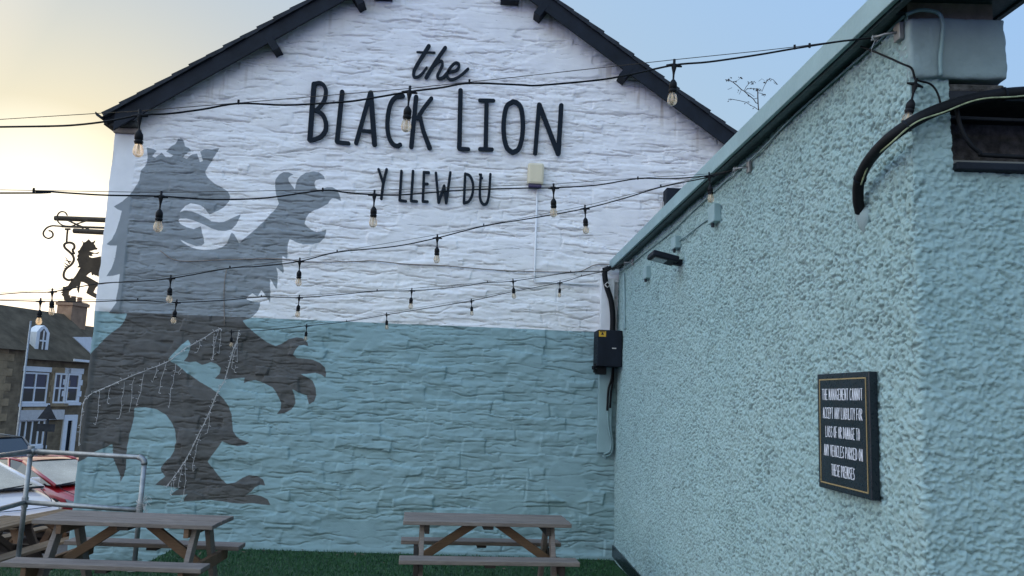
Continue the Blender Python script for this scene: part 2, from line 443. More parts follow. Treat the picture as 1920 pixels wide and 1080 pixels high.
    me = grid_mesh('gable_wall', P, keep, {'lion': lion, 'grime': np.clip(grime, 0, 1), 'crease': np.clip(np.maximum(joint * fill * .7, np.maximum(cr, np.maximum(cr2, np.maximum(cr3, cr4)))) * strip, 0, 1)})
    return me

def wall_paint():
    m, nt, b = newmat('painted_rubble')
    geo = N(nt, 'ShaderNodeNewGeometry'); sep = N(nt, 'ShaderNodeSeparateXYZ'); nt.links.new(geo.outputs['Position'], sep.inputs[0])
    def attr(n):
        a = N(nt, 'ShaderNodeAttribute'); a.attribute_name = n; return a.outputs['Fac']
    nb = noise(nt, 6, 3, geo.outputs['Position'])
    add = N(nt, 'ShaderNodeMath', operation='MULTIPLY_ADD'); nt.links.new(nb, add.inputs[0]); add.inputs[1].default_value = .016; nt.links.new(sep.outputs['Z'], add.inputs[2])
    lower = mrange(nt, add.outputs[0], 2.716, 2.710)
    nbig = noise(nt, .8, 4, geo.outputs['Position']); nmid = noise(nt, 5, 6, geo.outputs['Position'])
    white = mixc(nt, mrange(nt, nmid, .3, .75), (.71, .71, .705), (.82, .815, .80))
    white = mixc(nt, mrange(nt, nbig, .35, .7, 0, .35), white, (.70, .70, .74))
    teal = mixc(nt, mrange(nt, nmid, .3, .7), tuple(c * .92 for c in TEAL), tuple(c * 1.06 for c in TEAL))
    teal = mixc(nt, mrange(nt, nbig, .35, .7, 0, .4), teal, (.222, .345, .365))
    base = mixc(nt, lower, white, teal)
    lu = mixc(nt, mrange(nt, nmid, .3, .7), (.21, .235, .25), (.255, .282, .298))
    ll = mixc(nt, mrange(nt, nmid, .3, .7), (.076, .076, .074), (.112, .110, .104))
    lionc = mixc(nt, lower, lu, ll)
    nl = noise(nt, 40, 3, geo.outputs['Position'])
    la = N(nt, 'ShaderNodeMath', operation='MULTIPLY_ADD'); nt.links.new(nl, la.inputs[0]); la.inputs[1].default_value = .008; nt.links.new(attr('lion'), la.inputs[2])
    base = mixc(nt, mrange(nt, la.outputs[0], .001, .008), base, lionc)
    base = mixc(nt, mrange(nt, attr('grime'), 0, 1, 0, .75), base, (.30, .235, .17))
    shade_dirt = N(nt, 'ShaderNodeMath', operation='MULTIPLY'); nt.links.new(mrange(nt, attr('crease'), .4, 1., 0, .85), shade_dirt.inputs[0]); nt.links.new(mrange(nt, noise(nt, 9, 4, geo.outputs['Position']), .38, .62), shade_dirt.inputs[1])
    base = mixc(nt, shade_dirt.outputs[0], base, mixc(nt, .25, (.05, .05, .052), base))  # crevice shade, with some dirt, painted into the wall colour
    # specks and chips of bare stone
    ch = noise(nt, 26, 2, geo.outputs['Position'])
    base = mixc(nt, mrange(nt, ch, .775, .80, 0, .6), base, (.16, .13, .10))
    nt.links.new(base, b.inputs['Base Color'])
    b.inputs['Roughness'].default_value = .72; b.inputs['Specular IOR Level'].default_value = .3
    fine = noise(nt, 60, 5, geo.outputs['Position'], .65, (1, 1, 1.8))
    bump(nt, b, fine, .004, .5)
    return m
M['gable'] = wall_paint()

def roughcast(name, c1, c2):
    m, nt, b = newmat(name)
    geo = N(nt, 'ShaderNodeNewGeometry'); pos = geo.outputs['Position']
    n1 = noise(nt, 1.1, 5, pos); n2 = noise(nt, 14, 4, pos)
    col = mixc(nt, mrange(nt, n1, .3, .7), c1, c2)
    col = mixc(nt, mrange(nt, n2, .45, .8, 0, .3), col, tuple(c * 1.25 for c in c2))
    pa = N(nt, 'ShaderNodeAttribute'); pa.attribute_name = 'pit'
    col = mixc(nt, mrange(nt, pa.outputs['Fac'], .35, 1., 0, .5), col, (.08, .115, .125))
    st_ = noise(nt, 5, 4, pos, .6, (1, 1, .08)); col = mixc(nt, mrange(nt, st_, .55, .8, 0, .22), col, (.16, .20, .19))
    nt.links.new(col, b.inputs['Base Color']); b.inputs['Roughness'].default_value = .8; b.inputs['Specular IOR Level'].default_value = .3
    f = noise(nt, 140, 3, pos, .6)
    bump(nt, b, f, .005, .6)
    return m
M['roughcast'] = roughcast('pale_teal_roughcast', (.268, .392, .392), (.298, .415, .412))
M['roughcast2'] = roughcast('grey_teal_roughcast', (.31, .44, .47), (.34, .465, .49))

# ================================================================== THE PUB
pub = thing('pub_building', 'white and pale teal gable ended pub painted with a huge grey lion', 'building', (GL, GY, 0))
me = gable_relief()
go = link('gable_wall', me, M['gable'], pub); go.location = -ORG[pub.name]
go['label'] = 'rubble stone gable, white above and teal below, with a painted lion'
b_ = MB()
b_.quad((GL, GY + .03, -1.2), (GL, GY + .03, 5.0), (GL, 21, 5.0), (GL, 21, -3)); part('side_wall', b_, M['whitepaint'], pub)
def roof_side(a, b):
    mb = MB(); s = 1 if b[0] > a[0] else -1
    n = np.array([-(b - a)[1], (b - a)[0]]) * 1.0; n /= np.linalg.norm(n)
    if n[1] < 0: n = -n
    poly = [(a[0], GY - .16, a[1]), (b[0], GY - .16, b[1]), (b[0] + 0, GY - .16, b[1] - .1), (a[0], GY - .16, a[1] - .1)]
    mb.prism(poly, (0, 11, 0)); return mb
part('roof_slope', roof_side(VL + [0, -.02], VA + [0, -.02]), M['slate'], pub)
part('roof_slope', roof_side(VA + [0.001, -.02], VR + [0, -.02]), M['slate'], pub)
def verge(a, b, flip):
    """stepped slate edge over the bargeboard"""
    d = (b - a); L = np.linalg.norm(d); d = d / L; n = np.array([-d[1], d[0]]);
    if n[1] < 0: n = -n
    mb = MB(); k = int(L / .24)
    for i in range(k):
        p = a + d * (L * i / k); q = a + d * (L * (i + 1) / k + .05)
        lo, hi = (.006, .026) if not flip else (.026, .006)
        j = random.uniform(-.004, .004)
        y0 = GY - .235 + random.uniform(-.012, .012)
        pts = [p - n * .045 , q - n * .045, q + n * (hi + j - .012), p + n * (lo + j - .012)]
        mb.prism([(u[0], y0 + .0007 * i, u[1]) for u in pts], (0, .2, 0))
    return mb
part('slate_edge', verge(VL, VA, True), M['slate'], pub)
part('slate_edge', verge(VA, VR, False), M['slate'], pub)
def barge(a, b, thick, y, drop):
    mb = MB(); mb.prism([(a[0], y, a[1] - drop), (b[0], y, b[1] - drop), (b[0], y, b[1] - drop - thick), (a[0], y, a[1] - drop - thick)], (0, .032, 0)); return mb
part('bargeboard', barge(VL + [.14, .09], VA, .225, GY - .20, .055), M['black'], pub)
part('bargeboard', barge(VA + [.001, 0], VR, .225, GY - .201, .055), M['black'], pub)
# soffit boards closing the gap between bargeboard and wall
for a, b2 in ((VL + [.14, .09], VA), (VA + [.001, 0], VR)):
    mb = MB(); mb.prism([(a[0], GY - .168, a[1] - .125), (b2[0], GY - .168, b2[1] - .125), (b2[0], GY - .168, b2[1] - .15), (a[0], GY - .168, a[1] - .15)], (0, .2, 0)); part('soffit', mb, M['black'], pub)
for (px, py) in ((514, 90), (672, 5), (1014, 26), (1172, 142)):
    c = onY(px, py, GY - .1); left = px < 846
    d = (VA - VL) if left else (VR - VA); a = math.atan2(d[1], d[0]); rot = np.array([[math.cos(a), 0, -math.sin(a)], [0, 1, 0], [math.sin(a), 0, math.cos(a)]])
    mb = MB(); mb.box((c[0], GY - .09, c[2] + .02), (.10, .23, .20), rot); part('purlin_end', mb, M['black'], pub, bevel=.006)
# kneeler and eaves gutter on the left
c0 = onY(236, 233, GY - .05); mb = MB(); mb.box((GL + .13, GY - .03, c0[2]), (.36, .16, .085)); part('kneeler_stone', mb, M['darkstone'], pub, bevel=.02)
c1 = onY(236, 246, GY); mb = MB(); mb.box((GL + .17, GY - .01, c1[2] - .005), (.34, .09, .075)); part('kneeler_stone', mb, M['oldplaster'], pub, bevel=.02)
mb = MB(); c = onY(190, 214, GY - .2)
gp = [(c[0] + .07 * math.cos(t) , c[2] + .02 + .07 * math.sin(t)) for t in np.linspace(math.pi, 2 * math.pi, 9)]
ip = [(c[0] + .06 * math.cos(t) , c[2] + .02 + .06 * math.sin(t)) for t in np.linspace(2 * math.pi, math.pi, 9)]
mb.prism([(a, GY - .22, b) for a, b in gp + ip], (0, 11, 0)); part('gutter', mb, M['black'], pub)

# ------------------------------------------------------------------ fixed letters on the gable
def stroke_poly(pts, w, curve=False):
    P = [np.array(p, float) for p in pts]
    if curve: P = spline(P, 5)
    P = [p for i, p in enumerate(P) if i == 0 or np.linalg.norm(p - P[i - 1]) > 1e-6]
    L = []; Rr = []
    ws = np.linspace(w[0], w[1], len(P)) if hasattr(w, '__len__') else [w] * len(P)
    for i, p in enumerate(P):
        t = P[min(i + 1, len(P) - 1)] - P[max(i - 1, 0)]; t = t / np.linalg.norm(t); n = np.array([-t[1], t[0]])
        L.append(p + n * ws[i] / 2); Rr.append(p - n * ws[i] / 2)
    def capf(p, t, r):
        a0 = math.atan2(t[1], t[0]); return [p + r * np.array([math.cos(a0 + a), math.sin(a0 + a)]) for a in np.linspace(math.pi / 2, -math.pi / 2, 7)[1:-1]]
    t1 = P[-1] - P[-2]; t0 = P[0] - P[1]
    return L + capf(P[-1], t1 / np.linalg.norm(t1), ws[-1] / 2) + Rr[::-1] + capf(P[0], t0 / np.linalg.norm(t0), ws[0] / 2)

def letters(label, cat, sheet, spec, w, ydepth=.028):
    """spec: list of letters, each a list of (points, curved, width)"""
    sx, ox, oy = sheet
    t = None
    for L in spec:
        mb = MB()
        for i, st in enumerate(L):
            pts, cv = st[0], st[1]; ww = st[2] if len(st) > 2 else w
            pw = [onY(ox + a / sx, oy + b / sx, GY)[[0, 2]] for a, b in pts]
            if t is None:
                t = thing('wall_lettering', label, cat, (pw[0][0], GY - .05, pw[0][1]))
            k = (GY / F) / sx
            wm = tuple(x * k for x in ww) if hasattr(ww, '__len__') else ww * k
            poly = stroke_poly(pw, wm, cv)
            mb.prism([(p[0], GY - .024 - ydepth - .0011 * i, p[1]) for p in poly], (0, ydepth, 0))
        part('letter', mb, M['letter'], t)
    return t
S7 = (3., 540, 60); S4 = (4.5, 720, 60)
def to7(pts): return [((720 + a / 4.5 - 540) * 3, (60 + b / 4.5 - 60) * 3) for a, b in pts]
letters('raised black script letters spelling the at the top of the gable', 'lettering', S4, [
 [([(380, 130), (330, 210), (280, 292), (254, 350), (257, 388), (287, 390), (322, 364), (362, 312)], True, (34, 20)), ([(282, 182), (430, 186)], False, 15)],
 [([(518, 145), (450, 243), (400, 322), (358, 395)], True, 32), ([(398, 322), (450, 272), (485, 256), (494, 290), (470, 342), (452, 382), (466, 404), (500, 394), (532, 358)], True, (22, 26))],
 [([(538, 350), (600, 340), (630, 312), (630, 280), (602, 272), (562, 310), (536, 355), (535, 388), (562, 411), (602, 404), (650, 376), (710, 322)], True, (24, 22))]], 30)
Wb = 26
letters('large raised black capitals reading BLACK LION across the white gable', 'lettering', S7, [
 [([(150, 300), (126, 612)], False, 28), ([(152, 297), (188, 295), (212, 320), (216, 355), (203, 400), (162, 450)], True, 22), ([(162, 446), (200, 475), (217, 520), (214, 560), (192, 592), (160, 608), (128, 616)], True, 25)],
 [([(308, 344), (279, 622)], False), ([(279, 625), (343, 632)], False, 22)],
 [([(465, 350), (386, 630)], False, 24), ([(468, 350), (489, 638)], False, 29), ([(422, 562), (478, 565)], False, 19)],
 [([(648, 366), (608, 374), (582, 405), (566, 465), (561, 535), (570, 598), (592, 636), (617, 647), (632, 640)], True, 25)],
 [([(722, 372), (695, 652)], False, 26), ([(808, 380), (765, 435), (730, 492)], True, 22), ([(742, 470), (762, 560), (798, 658)], True, (22, 28))],
 [([(971, 336), (964, 658)], False, 27), ([(966, 663), (1014, 665)], False, 23)],
 [([(1117, 395), (1112, 660)], False, 26), ([(1079, 391), (1156, 393)], False, 21), ([(1080, 665), (1146, 667)], False, 23)],
 [([(1265, 398), (1230, 425), (1214, 500), (1214, 585), (1230, 655), (1263, 684)], True, 27), ([(1263, 684), (1297, 662), (1316, 595), (1320, 515), (1311, 440), (1290, 408), (1265, 398)], True, 27)],
 [([(1411, 415), (1389, 688)], False, 25), ([(1412, 416), (1517, 690)], False, 27), ([(1535, 420), (1519, 690)], False, 27)]], Wb)
letters('smaller raised black capitals reading Y LLEW DU under the big name', 'lettering', S7, [
 [([(512, 778), (538, 858)], False), ([(557, 778), (538, 860), (527, 943)], True)],
 [([(640, 787), (630, 950)], False), ([(630, 952), (664, 956)], False)],
 [([(705, 788), (694, 952)], False), ([(694, 955), (726, 958)], False)],
 [([(766, 796), (760, 955)], False), ([(766, 794), (793, 796)], False), ([(763, 860), (786, 860)], False), ([(760, 958), (786, 959)], False)],
 [([(833, 798), (848, 964)], False), ([(849, 964), (879, 870)], False), ([(879, 870), (890, 966)], False), ([(891, 966), (914, 796)], False)],
 [([(997, 804), (990, 964)], False), ([(997, 803), (1024, 816), (1041, 862), (1037, 918), (1017, 956), (990, 967)], True)],
 [([(1085, 808), (1079, 900), (1083, 950), (1101, 974), (1121, 960), (1132, 900), (1138, 806)], True), ([(1077, 806), (1093, 828)], False, 10)]], 15)

# ------------------------------------------------------------------ things fixed on the gable
t = thing('alarm_box', 'cream alarm sounder box with dark blue lens on white gable', 'alarm box', tuple(onY(1003, 332, GY - .02)))
a, b2 = onY(989, 309, GY), onY(1018, 350, GY)
mb = MB(); mb.box(((a[0] + b2[0]) / 2, GY - .075, (a[2] + b2[2]) / 2), (b2[0] - a[0], .09, a[2] - b2[2])); part('cover', mb, M['alarm'], t, bevel=.03)
c = onY(1002, 350, GY); mb = MB(); mb.box((c[0], GY - .07, c[2] - .012), (.17, .075, .055)); part('lens', mb, M['alarmbase'], t, bevel=.015)
mb = MB(); mb.box((c[0], GY - .022, c[2] + .11), (.15, .03, .26)); part('back_plate', mb, M['alarm'], t)
mb = MB(); p0 = onY(1007, 357, GY); p1 = onY(1009, 530, GY); p2 = onY(1122, 536, GY)
mb.tube([(p0[0], GY - .022, p0[2]), (p0[0], GY - .022, p1[2] + .03), (p0[0] + .01, GY - .024, p1[2]), (p1[0] + .08, GY - .024, p1[2] + .01), (p2[0], GY - .022, p2[2])], .012, 8)
solo('cable_conduit', mb, M['whitepaint'], 'white painted conduit dropping from the alarm box then turning right', 'conduit', smooth=True)
mb = MB()
mb.tube(spline([np.array(onY(px, py, GY - .028)) for px, py in ((300, 470), (335, 489), (420, 487), (520, 485), (580, 491), (668, 490), (700, 489), (760, 495), (830, 498), (900, 504), (960, 508), (1060, 510), (1090, 508), (1118, 496), (1150, 497))], 5), .0065, 6)
mb.tube(spline([np.array(onY(px, py, GY - .026)) for px, py in ((425, 505), (421, 530), (420, 560), (421, 610))], 4), .005, 6)
solo('wall_cable', mb, M['oldplaster'], 'thin old cable sagging across the white gable above the teal paint', 'cable', smooth=True)
for (px, w) in ((719, 40), (955, 40)):
    c = onY(px, 4 if px < 800 else 12, GY); zb_ = c[2]
    t = thing('floodlight', 'small grey floodlight under the gable top, %s' % ('left one of the pair, cut by the frame' if px < 800 else 'right one of the pair by the bargeboard'), 'floodlight', (c[0], GY - .1, zb_), 'floodlights at the gable top')
    mb = MB(); mb.box((c[0], GY - .13, zb_ + .09), (.25, .03, .17)); part('body', mb, M['black'], t, bevel=.006)
    mb = MB(); mb.box((c[0], GY - .148, zb_ + .09), (.20, .008, .11)); part('lens', mb, M['lens'], t)
    mb = MB(); mb.box((c[0], GY - .07, zb_ + .015), (.24, .11, .02)); part('bracket', mb, M['black'], t)
a, b2 = onY(1241, 361, GY), onY(1306, 412, GY)
t = thing('wall_speaker', 'black wall speaker behind the sloping teal roof edge', 'speaker', (a[0], GY - .02, b2[2]))
mb = MB(); mb.box(((a[0] + b2[0]) / 2, GY - .16, (a[2] + b2[2]) / 2 - .04), (b2[0] - a[0], .2, a[2] - b2[2] + .08)); part('cabinet', mb, M['black'], t, bevel=.015)
mb = MB(); mb.box((a[0] - .012, GY - .06, (a[2] + b2[2]) / 2 - .1), (.024, .12, .24)); part('bracket', mb, M['pvc'], t)

# trunking, black cabinet and cables in the corner
t = thing('cable_trunking', 'tall vertical trunking in the wall corner, white above and teal below', 'trunking', tuple(onY(1135, 850, GY)))
a, b2, c = onY(1126.5, 522, GY - .05), onY(1124, 620, GY - .05), onY(1121, 848, GY - .05)
mb = MB(); mb.box((a[0] + .085, GY - .05, (a[2] + 2.705) / 2), (.17, .10, a[2] - 2.705)); part('upper_cover', mb, M['whitepaint'], t, bevel=.005)
mb = MB(); mb.box((a[0] + .085, GY - .05, (c[2] + 2.70) / 2), (.17, .10, 2.70 - c[2])); part('lower_cover', mb, M['tealpaint'], t, bevel=.005)
TX = a[0]
t = thing('electrical_cabinet', 'black vented electrical cabinet with a yellow warning sticker in the corner', 'cabinet', tuple(onY(1135, 690, GY - .15)))
q0 = onY(1121, 618, GY - .42); q1 = onY(1166, 688, GY - .42)
cx, cz = (q0[0] + q1[0]) / 2, (q0[2] + q1[2]) / 2
mb = MB(); mb.box((cx, GY - .265, cz), (q1[0] - q0[0], .33, q0[2] - q1[2])); cab = part('case', mb, M['black'], t, bevel=.008)
mb = MB()
for i in range(9): mb.box((q0[0] - .002, GY - .30, cz - .14 + i * .035), (.006, .17, .011))
part('vent', mb, M['slate'], t)
mb = MB(); mb.box((q0[0] + .055, GY - .434, q0[2] - .05), (.085, .004, .068)); st = part('warning_sticker', mb, M['yellow'], t)
mb = MB(); mb.prism([(q0[0] + .055 + .022 * math.cos(k), GY - .4375, q0[2] - .05 + .022 * math.sin(k)) for k in (math.pi / 2, math.pi * 7 / 6, math.pi * 11 / 6)], (0, .001, 0)); mb.box((q0[0] + .055, GY - .4372, q0[2] - .025), (.07, .001, .008)); part('sticker_mark', mb, M['black'], st)
mb = MB(); mb.box((q1[0] + .022, GY - .24, cz - .02), (.05, .22, .28)); part('side_unit', mb, M['black'], t, bevel=.006)
mb = MB(); mb.box((q0[0] + .20, GY - .434, cz - .0), (.05, .006, .012)); part('badge', mb, M['pvc'], t)
mb = MB()
for dx, dz in ((-.02, .01), (-.05, -.02), (-.03, -.055), (.02, -.05), (.06, -.04)):
    mb.lathe([(.001, -.025), (.022, -.02), (.022, .02), (.001, .025)], (q0[0] + dx + .02, GY - .3 + dx, q1[2] + dz), 8)
mb.box((q0[0] + .07, GY - .25, q1[2] - .05), (.12, .16, .09)); part('cable_gland', mb, M['rubber'], t, smooth=False)
mb = MB(); mb.tube(spline([onY(px, py, GY - .16) for px, py in ((1142, 502), (1134, 510), (1137, 535), (1146, 565), (1149, 600), (1147, 640))], 5), [.034] * 26, 10)
mb.tube([onY(1130, 505, GY - .17), onY(1152, 499, GY - .17)], .02, 8)
t = thing('cable_sleeve', 'thick black cable sleeve entering the cabinet from the roof edge', 'cable', tuple(onY(1140, 560, GY - .16)))
part('sleeve', mb, M['rubber'], t, smooth=True)
mb = MB(); mb.tube([onY(1139 + dx, 534 + dy, GY - .2) for dx, dy in ((-5, 0), (0, -5), (5, 0), (0, 5), (-5, 0))], .008, 6); part('clamp', mb, M['pvc'], t, smooth=True)
t = thing('cable_drop', 'black and grey cables hanging below the cabinet beside the trunking', 'cable', tuple(onY(1143, 850, GY - .14)))
mb = MB(); mb.tube(spline([onY(px, py, GY - .13) for px, py in ((1150, 688), (1147, 710), (1141, 730), (1139, 762), (1139, 770))], 5), .014, 8); mb.tube(spline([onY(px, py, GY - .12) for px, py in ((1150, 690), (1149, 715), (1146, 735), (1144, 765))], 5), .014, 8); part('black_cable', mb, M['rubber'], t, smooth=True)
mb = MB(); mb.tube(spline([onY(px, py, GY - .13) for px, py in ((1139, 765), (1141, 800), (1146, 830), (1143, 846), (1132, 852))], 5), .011, 8); mb.tube(spline([onY(px, py, GY - .12) for px, py in ((1144, 762), (1145, 800), (1149, 835), (1144, 852), (1130, 856))], 5), .010, 8); part('grey_cable', mb, M['tealpvc'], t, smooth=True)

# ================================================================== RENDERED EXTENSION (right)
ext = thing('rendered_extension', 'flat roofed pale teal roughcast extension along the right side', 'building', (WX, NY, 0))
bd = np.array([math.cos(RAD(-4)), math.sin(RAD(-4)), 0]); bn = np.array([bd[1], -bd[0], 0])
BP = np.array([WX, NY, 0])
def onB(px, py, off=0): return onP(px, py, BP + bn * off, bn)
def BU(px, py): p = onB(px, py); return (p - BP) @ bd, p[2]
def Bp(u, z, off=0): return BP + bd * u + bn * off + np.array([0, 0, z])
oL, oB = BU(1786, 322); oT = BU(1786, 186)[1]; zTopR = BU(1890, 168)[1]
def roughcast_wall():
    c = .0048; LA = GY - .012 - NY; LB = 1.5; r = .02
    ns = int((LA + LB) / c) + 1; z0, z1 = -.05, 3.515; nz = int((z1 - z0) / c) + 1
    Sg, Z = np.meshgrid(np.linspace(-LA, LB, ns), np.linspace(z0, z1, nz))
    g = lambda l, m, k: gnoise(nz, ns, c, l, m, 50 + k)
    # wandering corner
    n = g(.0048, .0048, 0) + .7 * g(.009, .008, 1) + .4 * g(.018, .014, 5)
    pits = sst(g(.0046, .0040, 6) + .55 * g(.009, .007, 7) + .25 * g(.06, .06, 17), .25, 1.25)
    wB = sst(Sg + .02 * g(.03, .03, 24), -.03, .06)
    nb2 = g(.014, .008, 8) + .5 * g(.006, .006, 9) + .5 * g(.035, .016, 10)
    hA = .0085 * sst(n, -1.3, 1.7) - .0085 * pits
    e1 = g(.018, .007, 18) + .5 * g(.007, .005, 19); gz_, gx_ = np.gradient(e1, c); m_ = np.sqrt(gz_ ** 2 + gx_ ** 2) + 5
    led = np.exp(-((e1 / m_) / .0042) ** 2) * sst(gz_ / m_, .35, .9) * sst(g(.03, .015, 20), -.2, .7)
    hB = .70 * hA + .0025 * sst(nb2, -1.3, 1.5) - .0065 * led * sst(g(.06, .05, 21), -.8, .6)
    h = hA * (1 - wB) + hB * wB + .0022 * g(.05, .05, 3) + .004 * g(.4, .4, 4)
    t = sst(Sg, -r, r)
    # blend the two faces round the corner
    ang = t * (math.pi / 2)
    nx_ = -(1 - t) + t * bn[0]; ny_ = t * bn[1]; L = np.sqrt(nx_ ** 2 + ny_ ** 2); nx_, ny_ = nx_ / L, ny_ / L
    q = np.clip((r - np.abs(Sg)) / r, 0, 1) ** 2 * r * .32
    bx_ = np.where(Sg < 0, WX, WX + bd[0] * Sg); by_ = np.where(Sg < 0, NY - Sg, NY + bd[1] * Sg)
    P = np.stack([bx_ + nx_ * (h - q - .003), by_ + ny_ * (h - q - .003), Z], -1)
    keep = ~(((Sg > oL) & (Z > oB)) | ((Sg > .0) & (Z > 3.25)))[:-1, :-1]
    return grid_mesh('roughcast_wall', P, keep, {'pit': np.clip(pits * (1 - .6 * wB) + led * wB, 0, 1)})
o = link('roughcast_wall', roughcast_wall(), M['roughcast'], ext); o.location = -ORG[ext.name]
E_rot = np.array([bd, bn, [0, 0, 1]]).T
def bbox(mb, u0, u1, z0, z1, o0, o1): return mb.box(Bp((u0 + u1) / 2, (z0 + z1) / 2, (o0 + o1) / 2), (u1 - u0, abs(o1 - o0), z1 - z0), E_rot)
uR = BU(1884, 100)[0]; zB = BU(1790, 149)[1]; zT = 3.488
import bmesh
from mathutils import noise as mnoise
mb = MB(); bbox(mb, .003, uR, zB, zT, -.25, .014)
pier = part('pier_block', mb, M['smoothrender'], ext, smooth=True, label='smooth rendered block under the roof corner')
bm_ = bmesh.new(); bm_.from_mesh(pier.data)
bmesh.ops.bevel(bm_, geom=bm_.edges[:], offset=.012, segments=2, affect='EDGES', profile=.5)
bmesh.ops.subdivide_edges(bm_, edges=[e for e in bm_.edges if e.calc_length() > .03], cuts=14, use_grid_fill=True)
bmesh.ops.triangulate(bm_, faces=[f for f in bm_.faces if len(f.verts) > 4])
for v in bm_.verts: v.co += mnoise.noise_vector(v.co * 26) * .0045 + mnoise.noise_vector(v.co * 7) * .005
bm_.to_mesh(pier.data); bm_.free(); pier.data.polygons.foreach_set('use_smooth', [True] * len(pier.data.polygons))
mb = MB(); bbox(mb, .01, uR - .03, zT + .001, zT + .082, -.25, -.02); part('beam_end', mb, M['oldplaster'], ext)
mb = MB(); bbox(mb, oL + .003, uR, oT + .04, zB - .012, -.3, -.01); part('lintel', mb, M['darkstone'], ext, bevel=.01)
mb = MB(); bbox(mb, oL + .003, 1.5, oT, oT + .038, -.3, -.004); part('lintel', mb, M['slate'], ext)
# the recess behind the opening
mb = MB()
bbox(mb, oL + .002, 1.5, oB - .02, oT, -.31, -.285); bbox(mb, oL - .05, oL + .001, oB - .02, oT, -.28, -.030)
part('recess', mb, M['darkstone'], ext)
mb = MB(); bbox(mb, oL + .003, 1.5, oB + .002, oB + .035, -.27, .03); part('sill', mb, M['black'], ext, bevel=.006)
mb = MB(); bbox(mb, oL + .02, 1.5, oB + .06, oB + .115, -.22, -.2); part('louvre', mb, M['lens'], ext)
mb = MB(); mb.tube([Bp(oL + .02, oB + .25, -.05), Bp(1.4, oB + .235, -.05)], .008, 8); part('louvre', mb, M['slate'], ext)
mb = MB(); mb.tube(spline([Bp(oL + .01, oT - .02, .02), Bp(oL + .03, oB + .16, .03), Bp(oL + .09, oB + .08, .03), Bp(oL + .2, oB + .065, .02), Bp(1.2, oB + .06, .01)], 6), .009, 8); part('loose_cable', mb, M['rubber'], ext, smooth=True)
# eaves
FX = 1.617
RX = 2.215; YN = 2.62
mb = MB(); mb.box(((FX + .026 + RX) / 2, (YN + .03 + GY - .26) / 2, 3.595), (RX - FX - .03, GY - .26 - YN - .03, .05)); part('roof_deck', mb, M['slate'], ext)
mb = MB(); mb.box((FX + .012, (YN + GY - .05) / 2, 3.556), (.024, GY - .05 - YN, .112)); mb.box(((FX + .025 + RX) / 2, YN + .012, 3.556), (RX - FX - .03, .024, .112)); part('fascia', mb, M['tealpaint'], ext, bevel=.004)
mb = MB(); mb.box((RX - .012, (YN + .03 + GY - .3) / 2, 3.585), (.024, GY - .3 - YN - .03, .05)); part('edge_flashing', mb, M['darkteal'], ext)
mb = MB(); mb.box((FX + .085, (NY + .02 + GY - .055) / 2, 3.518), (.12, GY - .075 - NY, .018)); mb.box((FX + .045, (YN + .03 + GY - .055) / 2, 3.500), (.03, GY - .085 - YN, .02)); mb.box(((FX + RX) / 2 + .0, (YN + .03 + NY + .3) / 2, 3.5755), (RX - FX - .06, NY + .27 - YN, .012)); part('soffit', mb, M['darkteal'], ext)
mb = MB(); mb.box((1.96, (NY + .27 + GY - .02) / 2, 1.72), (.38, GY - NY - .31, 3.6)); part('core', mb, M['concrete'], ext)
mb = MB(); mb.box((4.0, 6.9, 1.2), (3.6, 5.6, 2.6)); part('rear_block', mb, M['concrete'], ext)
mb = MB(); mb.box((WX - .008, (NY + 1.0 + GY) / 2 + .3, .055), (.018, GY - NY - 1.0 - .7, .13)); part('skirting', mb, M['board'], ext)

# conduit bits, boxes and lamp on the rendered wall
def onW(px, py, off=.02): return onX(px, py, WX - off)
mb = MB(); mb.tube(spline([onW(px, py, .012) for px, py in ((1162, 512), (1215, 470), (1262, 432), (1312, 384), (1360, 340), (1420, 288), (1480, 226), (1560, 154), (1640, 84), (1695, 30))], 4), .006, 6)
mb.tube(spline([onB(px, py, .03) for px, py in ((1700, 27), (1725, 19), (1758, 24), (1768, 45), (1766, 80), (1763, 110), (1764, 142))], 5), .008, 8)
solo('eaves_cable', mb, M['tealpvc'], 'painted cable running under the eaves and over the smooth block', 'cable', smooth=True)
def jbox(px0, py0, px1, py1, label, drops):
    a = onX(px0, py0, WX - .055); xm = px0 + (px1 - px0) * .5; b = onX(xm, (py0 + py1) / 2, WX - .055)
    y0, y1 = b[1], a[1]; zm = b[2]; hh = (py1 - py0) / F * b[1] * .95
    if y1 - y0 > .16: y1 = y0 + .16
    z0, z1 = zm - hh / 2, zm + hh / 2
    t = thing('junction_box', label, 'junction box', (WX - .03, (y0 + y1) / 2, z0), 'junction boxes on the roughcast wall')
    mb = MB(); mb.box((WX - .026, (y0 + y1) / 2, (z0 + z1) / 2), (.058, y1 - y0, z1 - z0)); part('lid', mb, M['tealpaint'], t, bevel=.008)
    mb = MB(); mb.lathe([(.001, -.03), (.013, -.03), (.013, .0), (.001, 0)], (WX - .04, (y0 + y1) / 2, z0), 8); part('gland', mb, M['slate'], t)
jbox(1327, 378, 1350, 416, 'largest teal junction box beneath the end bulb of the string', 0)
jbox(1257, 440, 1274, 465, 'small teal junction box just above the black floodlight', 0)
jbox(1203, 497, 1219, 522, 'small teal junction box to the lower left of the black floodlight', 0)
mb = MB(); mb.tube(spline([onW(px, py, .015) for px, py in ((1273, 452), (1290, 440), (1318, 418), (1332, 410))], 4), .006, 6); solo('box_cable', mb, M['tealpvc'], 'short painted cable sloping between two teal junction boxes', 'cable', smooth=True)
mb = MB(); mb.tube([onW(1170, 512, .015), onW(1171, 560, .015), onW(1171, 612, .015)], .012, 8); mb.box(onW(1171, 612, .015), (.035, .09, .06)); solo('wall_conduit', mb, M['tealpaint'], 'short vertical teal conduit near the far corner of the roughcast wall', 'conduit')
